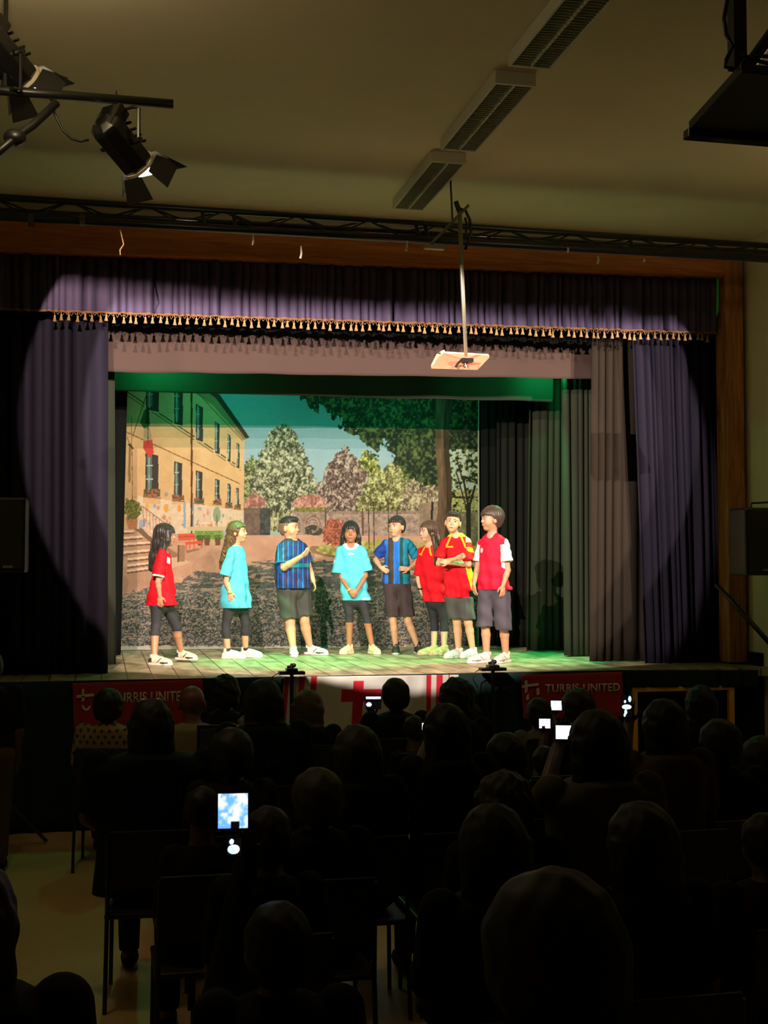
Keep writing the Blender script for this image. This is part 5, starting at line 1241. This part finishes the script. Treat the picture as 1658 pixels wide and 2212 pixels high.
# ---------------------------------------------------------------- the audience in the dark hall
AMAT = {}
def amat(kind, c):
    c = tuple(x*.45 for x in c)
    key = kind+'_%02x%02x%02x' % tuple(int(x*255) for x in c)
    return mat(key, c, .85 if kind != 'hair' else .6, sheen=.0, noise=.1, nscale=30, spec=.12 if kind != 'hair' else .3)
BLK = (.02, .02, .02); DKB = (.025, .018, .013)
def chair0():
    r = bpy.data.objects.new('audience_chair', None); COL.objects.link(r)
    ms = mat('dark_chair_plastic', (.012, .012, .012), .5); mm = mat('dark_chair_frame', (.02, .02, .02), .3, .5)
    MB().box((-.21, -.2, .43), (.21, .22, .455)).build('seat', ms, r, bevel=.01)
    MB().poly([(-.2, -.22, .58), (.2, -.22, .58), (.19, -.25, .86), (-.19, -.25, .86)], (0, .018, 0)).build('backrest', ms, r, bevel=.006)
    for sx in (-1, 1):
        MB().tube([(sx*.2, .2, 0), (sx*.195, .2, .43)], .011, 7).build('leg', mm, r)
        MB().tube([(sx*.2, -.24, 0), (sx*.195, -.2, .44), (sx*.19, -.24, .84)], .011, 7).build('leg', mm, r)
    return r
CH0 = chair0(); chair_used = [False]
def place_chair(x, y, rz, label):
    if not chair_used[0]: r = CH0; chair_used[0] = True
    else:
        r = CH0.copy(); COL.objects.link(r)
        for c in CH0.children:
            d = c.copy(); COL.objects.link(d); d.parent = r
    r.location = (x, y, 0); r.rotation_euler = (0, 0, rz)
    tag(r, label, 'chair', 'dark chairs of the audience')
SHARED_CHAIR = 'dark audience chair mostly hidden under a seated person'
POS = []
def viewer(px, top, w, H_, hair, hcol, scol, label, shw=.19, yaw=0, arm=None, stand=False, skin=(.08, .04, .026), shirtcol=None, chair=None, hunch=0., glasses=False, lean=0, tilt=0, tcol=(.02, .02, .025), longs=False):
    D = (H_-CAMZ)/ray(px, top).z; P0 = PD(px, top, D); hw = w/(F/D); k = hw/.175
    k = min(max(k, .85), 1.3); hk = min(k, 1.12)
    th = math.radians(yaw); Fv = Vector((math.sin(th), math.cos(th), 0)); Lv = Vector((Fv.y, -Fv.x, 0))
    x0, y0 = P0.x, P0.y; hc = Vector((x0, y0, H_-.122*hk-(.012 if hair != 'bald' else 0)))
    POS.append((label[:30], round(x0, 2), round(y0, 2), round(D, 2), round(hw, 2)))
    T = thing('person', label, 'person', (x0, y0, 0), 'audience members in the dark hall')
    H = Frame(hc, Fv+Vector((0, 0, lean)), roll=tilt)
    s = (H_-.30)/1.02 if not stand else H_/1.62
    nb = Vector((x0, y0-.03, H_-.255)); shz = H_-.315
    seat = .555; hipz = seat if not stand else H_*.52
    hips = [nb+Lv*sg*.09+Vector((0, 0, hipz-nb.z))-Fv*.03 for sg in (-1, 1)]
    if stand: knees = [Vector((h.x, h.y, H_*.28))+Fv*.03 for h in hips]; ank = [Vector((h.x, h.y, .09)) for h in hips]
    else: knees = [h+Fv*.42+Vector((0, 0, -.02))+Lv*sg*.03 for h, sg in zip(hips, (-1, 1))]; ank = [Vector((k_.x, k_.y, .09))+Fv*.02 for k_ in knees]
    sh = [Vector((nb.x, nb.y, shz))+Lv*sg*(shw-.03) for sg in (-1, 1)]
    arms = []
    for i, sg in enumerate((-1, 1)):
        if arm and arm.get(i): 
            wq = PD(arm[i]['w'][0], arm[i]['w'][1], D+arm[i].get('off', .228)); e0 = sh[i].lerp(wq, .5); e0.z = min(sh[i].z, wq.z)-.06-arm[i].get('drop', .0)
            e0 += Lv*sg*arm[i].get('out', .05); arms.append((e0, wq, arm[i]['d'], (0, -1, 0), arm[i].get('t', 1)))
        elif stand: arms.append((sh[i]+Vector((0, 0, -.27))+Lv*sg*.03, sh[i]+Vector((0, 0, -.50))+Fv*.05+Lv*sg*.02, (0, 0, -1), (-sg*Lv.x, -sg*Lv.y, 0), sg))
        else: arms.append((sh[i]+Vector((0, 0, -.27))+Lv*sg*.04, hips[i]+Fv*.28+Vector((0, 0, .10)), tuple(Fv-Lv*sg*.3), (0, 0, -1), -sg))
    pts = [hc+Vector((0, 0, .2))]+hips+knees+ank+sh+[a[0] for a in arms]+[a[1] for a in arms]
    lo = np.min([V3(p) for p in pts], 0)-.2; hi = np.max([V3(p) for p in pts], 0)+.2; lo[2] = -.005
    h = .0095
    f = Field(lo, hi, h)
    head_sdf(f, H, hk); f.cone(nb, H.p(0, -.02, -.05), .055, .05, .02)
    for i in range(2):
        e, w_, d, n_, t_ = arms[i]; f.cone(sh[i], e, .048, .038, .02); f.cone(e, w_, .038, .027, .012)
        hand_sdf(f, w_, d, n_, 1.0, .2 if (arm and arm.get(i)) else .8, t_)
        f.cone(hips[i], knees[i], .085, .06, .02); f.cone(knees[i], ank[i], .058, .038, .02)
        f.cone(ank[i]-Vector((0, 0, .05)), ank[i]+Fv*.16-Vector((0, 0, .05)), .038, .034, .02)
    tz = hipz-.06
    wst = [(shz+.065, .055), (shz+.03, shw*.62), (shz-.03, shw), (shz-.18, shw*.93), (hipz+.15, shw*.88), (hipz-.05, shw*.95)]
    rings = [(z, x0, y0-.03-.0, rx, min(rx, .125+.15*(shw-.19))) for z, rx in wst]
    f.loft([(z, x, y, a*.88, b_*.86) for z, x, y, a, b_ in rings], Lv, Fv, .02)
    emit_mesh('body', f, skin_mat('aud_%d' % int(skin[0]*100), skin), T)
    g = Field(lo, hi, h); g.loft(rings, Lv, Fv, .02)
    for i in range(2):
        e = arms[i][0]; sp = sh[i].lerp(e, .75); g.cone(sh[i], sp, .066, .062, .02)
        if longs: g.cone(sh[i], e, .066, .052, .02); g.cone(e, arms[i][1], .050, .040, .02)
    sc_ = scol
    if shirtcol:
        emit_mesh('shirt', g, mat('patterned_fabric', (1, 1, 1), .8, attr=True), T, lambda V: shirtcol(V, Vector((x0, y0, shz)), Lv, Fv))
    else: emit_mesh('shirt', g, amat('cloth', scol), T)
    g = Field(lo, hi, h)
    for i in range(2):
        g.cone(hips[i], knees[i], .098, .070, .03); g.cone(knees[i], ank[i], .068, .052, .02)
    g.ell((hips[0]+hips[1])/2, (.17, .13, .095), rotm(Lv, Fv, (0, 0, 1)), .03); g.plane((0, 0, -1), (0, 0, .10))
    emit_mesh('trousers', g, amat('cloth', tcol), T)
    # shoes
    for i in range(2): MB().ball(ank[i]+Fv*.07+Vector((0, 0, -.045)), (.048, .135, .045), rotm_b(Lv, Fv)).build('shoe', amat('cloth', BLK), T, smooth=True)
    if hair != 'bald':
        g = Field(V3(hc)-np.array([.26, .26, .52]), V3(hc)+.26, .008)
        v = k/hk
        g.ell(H.p(0, -.012*hk, .026*hk), [.086*hk*v, .100*hk*v, .096*hk*min(v, 1.1)], H.R, 0)
        g.ell(H.p(0, -.040*hk, -.02*hk), [.080*hk*v, .072*hk*v, .085*hk], H.R, .02)
        if hair in ('long', 'bob'):
            L_ = .26 if hair == 'long' else .14
            g.loft([(hc.z+.03, hc.x-Fv.x*.03, hc.y-Fv.y*.03, .088*k, .085), (hc.z-.10, hc.x-Fv.x*.05, hc.y-Fv.y*.05, .094*k, .070), (hc.z-L_*.8, hc.x-Fv.x*.07, hc.y-Fv.y*.07, .098*k, .055), (hc.z-L_, hc.x-Fv.x*.08, hc.y-Fv.y*.08, .085*k, .04)], Lv, Fv, .03)
        if hair == 'updo': g.ell(H.p(0, -.10*hk, .06*hk), [.045, .045, .04], H.R, .02)
        if hair == 'bun': g.ell(H.p(0, -.03*hk, .12*hk), [.05, .05, .04], H.R, .02)
        X, Y, Z = g.ax[0][:, None, None], g.ax[1][None, :, None], g.ax[2][None, None, :]
        a_ = {'curly': .006, 'long': .003, 'bob': .002}.get(hair, .0025)
        g.g = g.g+(a_*(np.sin(X*95+np.sin(Z*60))*np.sin(Y*90)+np.sin(Z*80+X*40)*.6)).astype(np.float32)
        uu = (X-hc.x)*H.u.x+(Y-hc.y)*H.u.y+(Z-hc.z)*H.u.z; ff = (X-hc.x)*H.f.x+(Y-hc.y)*H.f.y
        lowest = -.075 if hair not in ('long', 'bob') else -.5
        hl = np.interp(ff, [-.1, -.01, .03, .06, .1], [lowest, lowest*.8 if lowest < -.1 else -.03, .02, .05, .055])*hk
        g.g = np.maximum(g.g, (hl-uu).astype(np.float32)*.9)
        g.ell(H.p(0, .085*hk, -.03*hk), [.055*hk, .06*hk, .07*hk], H.R, .01, 'cut')
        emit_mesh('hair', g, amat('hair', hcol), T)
    if not stand and chair is not False:
        place_chair(x0+(-.03)*Fv.x, y0-.03-.02, -th, chair or ('chair under the '+' '.join(label.replace(',', '').split()[:10])))
    return T, dict(hc=hc, H=H, sh=sh, Lv=Lv, Fv=Fv, shz=shz, x0=x0, y0=y0, hk=hk, D=D)
def rotm_b(a, b): return Matrix((a, b, Vector((0, 0, 1)))).transposed()

# telephones
def phone(px, py, D, w, h, label, cols, roll=0, seed=1, aim=None, case=None):
    """lit phone held up facing the viewer; w, h in metres"""
    c = PD(px, py, D); n_ = (CAM-c).normalized(); sd = Vector((-n_.y, n_.x, 0)).normalized()*-1; sd = Vector((0, 0, 1)).cross(n_).normalized(); up = n_.cross(sd)
    Rr = Matrix.Rotation(roll, 3, n_); sd, up = Rr @ sd, Rr @ up
    M = Matrix.Translation(c) @ Matrix((sd, up, n_)).transposed().to_4x4()
    t = thing('smartphone', label, 'smartphone', c, 'lit phones held up by the audience')
    MB().box((-w/2-.003, -h/2-.004, -.009), (w/2+.003, h/2+.004, -.0004), M).build('case', m_metal, t, bevel=.003)
    nu, nv = 28, int(28*h/w) if h > w else 28
    u, v = np.meshgrid(np.linspace(-1, 1, nu), np.linspace(-1, 1, nv)); X = u*w/2; Y = v*h/2
    C = cols(u, v, seed)
    P = np.array([V3(M @ Vector((a, b, .0004))) for a, b in zip(X.ravel(), Y.ravel())])
    m = mat('phone_screen_%d' % seed, (1, 1, 1), .2, attr=True, emit=(1, 1, 1), estr=1.6)
    mesh_np('screen', P, grid_faces(nu, nv), m, t, smooth=False, col=C.reshape(-1, 3))
    return t
def scr(base, hi, low=-1., mask=None):
    def f(u, v, seed):
        n_ = vnoise(u*10+50*seed, v*10+30, 4, 4, seed*7, 3)[..., None]; t = np.clip((n_-.35)*3, 0, 1)
        c = np.array(base)*(1-t)+np.array(hi)*t
        c = np.where((v < low)[..., None], .002, c)
        if mask: c = np.where(mask(u, v)[..., None], c, .002)
        return c
    return f
UPD = (0, 0, 1)
SCREENS = []
def held(D, off, px, py, wpx, hpx, label, cols, seed):
    d = D+off; phone(px, py, d, wpx*d/F, hpx*d/F, label, cols, 0, seed)
def dots(V, c, Lv, Fv):
    P = V-V3(c); a = P @ V3(Lv); z = P[:, 2]; s = .052; r = np.floor(z/s*1.25); x = np.mod(a+ (r % 2)*s/2, s)-s/2; y = (z/s*1.25-r-.5)*s/1.25
    C = np.tile(np.array((.26, .19, .07)), (len(V), 1)); C[(x*x+y*y) < .0115**2] = (.01, .008, .006); return C
tee = (.010, .035, .030)
viewer(235, 1485, 66, 1.252, 'updo', DKB, None, 'woman with dark updo in a yellow blouse with black dots', .205, shirtcol=dots, yaw=8, chair='dark chair under the woman in the dotted blouse')
_, G2 = viewer(327, 1507, 92, 1.464, 'long', (.012, .014, .012), tee, 'broad woman in dark green shirt with glasses pushed up on her hair', .30, yaw=4, chair='dark chair of the broad woman, edge and leg standing against the bare aisle floor')
viewer(415, 1476, 64, 1.359, 'bald', DKB, (.5, .43, .24), 'man with shaved head in a cream shirt in front of the red banner end', .26, skin=(.14, .06, .05), yaw=10, arm={1: dict(w=(520, 1560), d=(.6, .6, .3), n=(0, 1, 0), out=.1)})
viewer(484, 1456, 76, 1.351, 'curly', (.008, .014, .011), BLK, 'person with thick curly dark hair rising above the stage edge', .19)
_, G5 = viewer(568, 1465, 86, 1.454, 'bob', (.010, .014, .012), (.012, .018, .03), 'person with smooth dark hair and dark printed tee shirt under the microphone stand', .25, yaw=-3)
viewer(665, 1488, 66, 1.227, 'bob', (.16, .11, .055), (.012, .02, .06), 'fair haired woman in navy top in front of the flag', .21, yaw=14)
viewer(499, 1570, 112, 1.332, 'short', (.03, .032, .024), (.03, .03, .02), 'grey haired person behind the framed tablet', .19)
viewer(770, 1563, 112, 1.352, 'long', (.055, .05, .034), (.025, .03, .02), 'person with long greyish hair below the red cross of the flag', .20)
viewer(685, 1656, 122, 1.268, 'short', (.085, .075, .06), (.015, .015, .014), 'short grey haired person, rounded head below the fair haired woman', .20)
_, G_ = viewer(853, 1463, 62, 1.281, 'short', (.02, .018, .014), (.012, .02, .015), 'short haired person filming before the flag', .23, arm={0: dict(w=(800, 1548), d=(0, 0, 1), n=(0, 1, 0), out=.03)})
held(G_['D'], 0.2, 806, 1517, 32, 27, 'phone with a bright bar held up before the white flag', scr((.6, .6, 1.0), (1, 1, 1.1), -2, lambda u, v: ((v > .55) & (v < .9)) | ((u+.6)**2+(v+.35)**2 < .12)), 3)
viewer(893, 1541, 42, 1.091, 'short', DKB, BLK, 'small child head peeking beside the filming short haired person', .14)
_, G_ = viewer(962, 1517, 96, 1.445, 'long', (.012, .010, .008), BLK, 'dark long haired woman filming with a narrow phone below the flag', .21, arm={0: dict(w=(926, 1600), d=(0, 0, 1), n=(.3, 1, 0), out=.03)})
held(G_['D'], 0.2, 918, 1574, 14, 24, 'narrow phone glint beside the long dark hair below the flag', scr((.7, .7, .8), (1.1, 1, 1), -2, lambda u, v: ((np.abs(u+.75) < .2) & (v > -.2)) | (((u-.15)/.55)**2+((v+.35)/.55)**2 < 1)), 4)
viewer(985, 1462, 84, 1.434, 'curly', DKB, BLK, 'person with big curly hair at the end of the white flag', .19)
viewer(1010, 1512, 58, 1.162, 'short', DKB, (.30, .26, .14), 'person in cream top with dark hair before the plain dark skirt', .22, yaw=-8)
viewer(1092, 1580, 92, 1.261, 'short', (.006, .006, .006), BLK, 'very dark short haired person centred under the wide microphone tray', .19)
_, G_ = viewer(1162, 1503, 56, 1.140, 'short', DKB, (.28, .24, .13), 'dark haired person in cream top filming under the red banner', .18, arm={1: dict(w=(1192, 1548), d=(0, 0, 1), n=(0, 1, 0), out=.03)})
held(G_['D'], 0.2, 1201, 1524, 23, 20, 'white glowing phone nearest the red banner logo', scr((.45, .65, 1.0), (1.1, 1.05, 1.1)), 5)
viewer(1247, 1485, 76, 1.315, 'short', (.03, .016, .010), BLK, 'person with thinning brown hair covering the red banner lettering', .20, skin=(.13, .06, .035))
_, G_ = viewer(1175, 1606, 54, 1.013, 'short', DKB, (.26, .24, .15), 'child in pale top holding the lower pinkish phone', .16, arm={0: dict(w=(1176, 1590), d=(0, 0, 1), n=(0, 1, 0), out=.02)})
held(G_['D'], 0.2, 1176, 1563, 24, 20, 'pinkish glowing phone, lower of the pair under the red banner', scr((.8, .55, .7), (1.1, 1.0, 1.1), -2, lambda u, v: ~((v < -.5) & (np.abs(u+.2) < .3))), 6)
_, G_ = viewer(1288, 1530, 122, 1.560, 'long', (.006, .005, .005), (.20, .19, .12), 'woman with very long black hair filming sideways with a wide phone', .235, arm={0: dict(w=(1205, 1612), d=(.2, 0, 1), n=(0, 1, 0), out=.05)})
held(G_['D'], 0.2, 1220, 1582, 40, 29, 'widest white phone screen held sideways by the woman with long black hair', scr((.6, .75, 1.1), (1.1, 1.1, 1.15)), 7)
_, G_ = viewer(1432, 1507, 92, 1.464, 'long', (.008, .006, .006), (.16, .10, .07), 'long dark haired woman below the yellow wooden frame', .22, arm={0: dict(w=(1358, 1562), d=(0, 0, 1), n=(0, 1, 0), out=.04)})
held(G_['D'], 0.2, 1353, 1526, 22, 46, 'tall phone with scattered bright spots by the yellow wooden frame', scr((.4, .7, .8), (1.0, 1.1, 1.1), -2, lambda u, v: (((u-.0)/.9)**2+((v+.05)/.22)**2 < 1) | ((u+.2)**2+(v+.52)**2 < .06) | ((u+.4)**2+(v+.8)**2 < .03) | ((u-.6)**2+(v-.7)**2 < .08) | ((u+.3)**2*.5+(v-.45)**2 < .02)), 8)
viewer(1512, 1478, 64, 1.292, 'long', (.008, .006, .006), BLK, 'long dark haired person in front of the yellow frame end', .19, yaw=12)
viewer(1552, 1551, 90, 1.332, 'short', (.018, .012, .008), (.012, .012, .012), 'short haired man with pale collar line near the side wall', .23)
viewer(1642, 1588, 92, 1.199, 'short', (.03, .014, .008), BLK, 'reddish haired person cut by the picture edge near the side wall', .20)
viewer(1232, 1687, 84, 1.140, 'updo', (.13, .11, .06), (.03, .03, .02), 'fair haired person behind the woman with very long black hair', .18)
viewer(1086, 1664, 132, 1.346, 'curly', (.028, .014, .008), BLK, 'person with wavy reddish brown hair, farther of the two heads near the centre aisle', .20)
viewer(1062, 1728, 146, 1.418, 'long', (.012, .009, .007), BLK, 'dark wavy haired person directly in front of the reddish brown hair', .20)
viewer(1383, 1727, 148, 1.383, 'long', (.030, .022, .010), BLK, 'person with parted brown hair in the second nearest row', .20)
viewer(1190, 1872, 318, 1.666, 'short', (.030, .022, .012), BLK, 'closest standing person with large dark head at the bottom', .24, stand=True)
viewer(1648, 1748, 100, 1.215, 'short', (.03, .012, .008), (.03, .012, .01), 'person with raised reddish arm at the picture edge, lower of the two there', .20)
viewer(577, 1733, 108, 1.261, 'short', (.018, .018, .012), BLK, 'dark haired person beside the large bluish phone', .18)
viewer(436, 1692, 74, 1.184, 'short', (.02, .015, .012), BLK, 'child head behind the large bluish phone', .15)
_, G_ = viewer(600, 1935, 150, 1.210, 'short', (.012, .012, .010), (.010, .010, .016), 'seated person holding up the large bluish phone', .20, longs=True, arm={0: dict(w=(535, 1852), d=(0, 0, 1), n=(0, 1, 0), out=.05, off=.452)})
held(G_['D'], 0.42, 503, 1752, 64, 74, 'large bright bluish phone screen held up in the aisle half of the crowd', scr((.12, .35, 1.0), (.85, .9, 1.1), -.95, lambda u, v: ~((np.abs(u-.15) < .28) & (v < -.55))), 1)
held(G_['D'], 0.39, 506, 1830, 30, 36, 'small glowing reflection just below the large bluish phone', scr((.5, .8, 1.2), (.9, 1.1, 1.2), -2, lambda u, v: (((u+.1)/.85)**2+((v+.25)/.55)**2 < 1) | ((u+.4)**2+(v-.65)**2 < .1)), 2)  # glowing panel stands in for a reflection of the large phone
viewer(-70, 1838, 200, 1.550, 'long', (.04, .036, .024), (.05, .045, .03), 'close standing person whose shoulder enters the lower picture corner', .22, stand=True)
viewer(-22, 1400, 58, 1.550, 'short', DKB, (.012, .012, .010), 'standing person in khaki trousers at the picture edge by the aisle', .20, stand=True, tcol=(.16, .12, .04))

# glasses on the head of the broad woman, print on the dark tee, tablet
H = G2['H']; gl = thing('glasses', 'glasses pushed up on the head of the broad woman in green', 'glasses', H.p(0, .03, .12))
for sg in (-1, 1):
    c = H.p(sg*.036, -.012, .128); MB().ball(c, (.024, .005, .019), H.M(), 12, 8).build('lens', mat('glasses_lens', (.7, .7, .62), .05, .6, spec=1), gl, smooth=True)
    MB().tube([H.p(sg*.06, -.012, .124), H.p(sg*.088, .03, .05), H.p(sg*.09, .03, .0)], .003, 5).build('temple', m_metal, gl)
MB().tube([H.p(-.014, -.012, .130), H.p(.014, -.012, .130)], .003, 5).build('bridge', m_metal, gl)
tb = thing('tablet', 'dark framed tablet held upright before the cream shirt', 'tablet', PD(470, 1598, 7.6))
a, c = PD(424, 1640, 7.6), PD(512, 1566, 7.6); Y = (a.y+c.y)/2
MB().box((a.x, Y, a.z), (c.x, Y+.02, c.z)).build('case', mat('dark_green_case', (.006, .014, .012), .6), tb, bevel=.006)
MB().box((a.x+.022, Y-.003, a.z+.02), (c.x-.022, Y-.0005, c.z-.022)).build('edge_trim', mat('grey_trim', (.07, .075, .06), .5), tb, bevel=.003)
MB().box((a.x+.030, Y-.005, a.z+.028), (c.x-.030, Y-.0032, c.z-.03)).build('screen', mat('grey_tablet_panel', (.045, .05, .04), .4), tb, bevel=.003)
# faint print on the dark tee
pr = mat('faint_shirt_print', (.022, .022, .03), .9, spec=.05); par = [o for o in COL.objects if o.get('label', '').startswith('person with smooth dark hair')][0]
Yb = G5['y0']-.03-.148
for body, pa, pb, hgt in (('uizo', (560, 1642), (603, 1641), .036), ('ele', (572, 1660), (612, 1659), .05)):
    text_mesh('print', body, PY(*pa, Yb), PY(*pb, Yb), hgt, pr, par, Yb, depth=.004)
bpy.context.view_layer.update()

import itertools
if 0:
    for p in POS: print('POS', p)
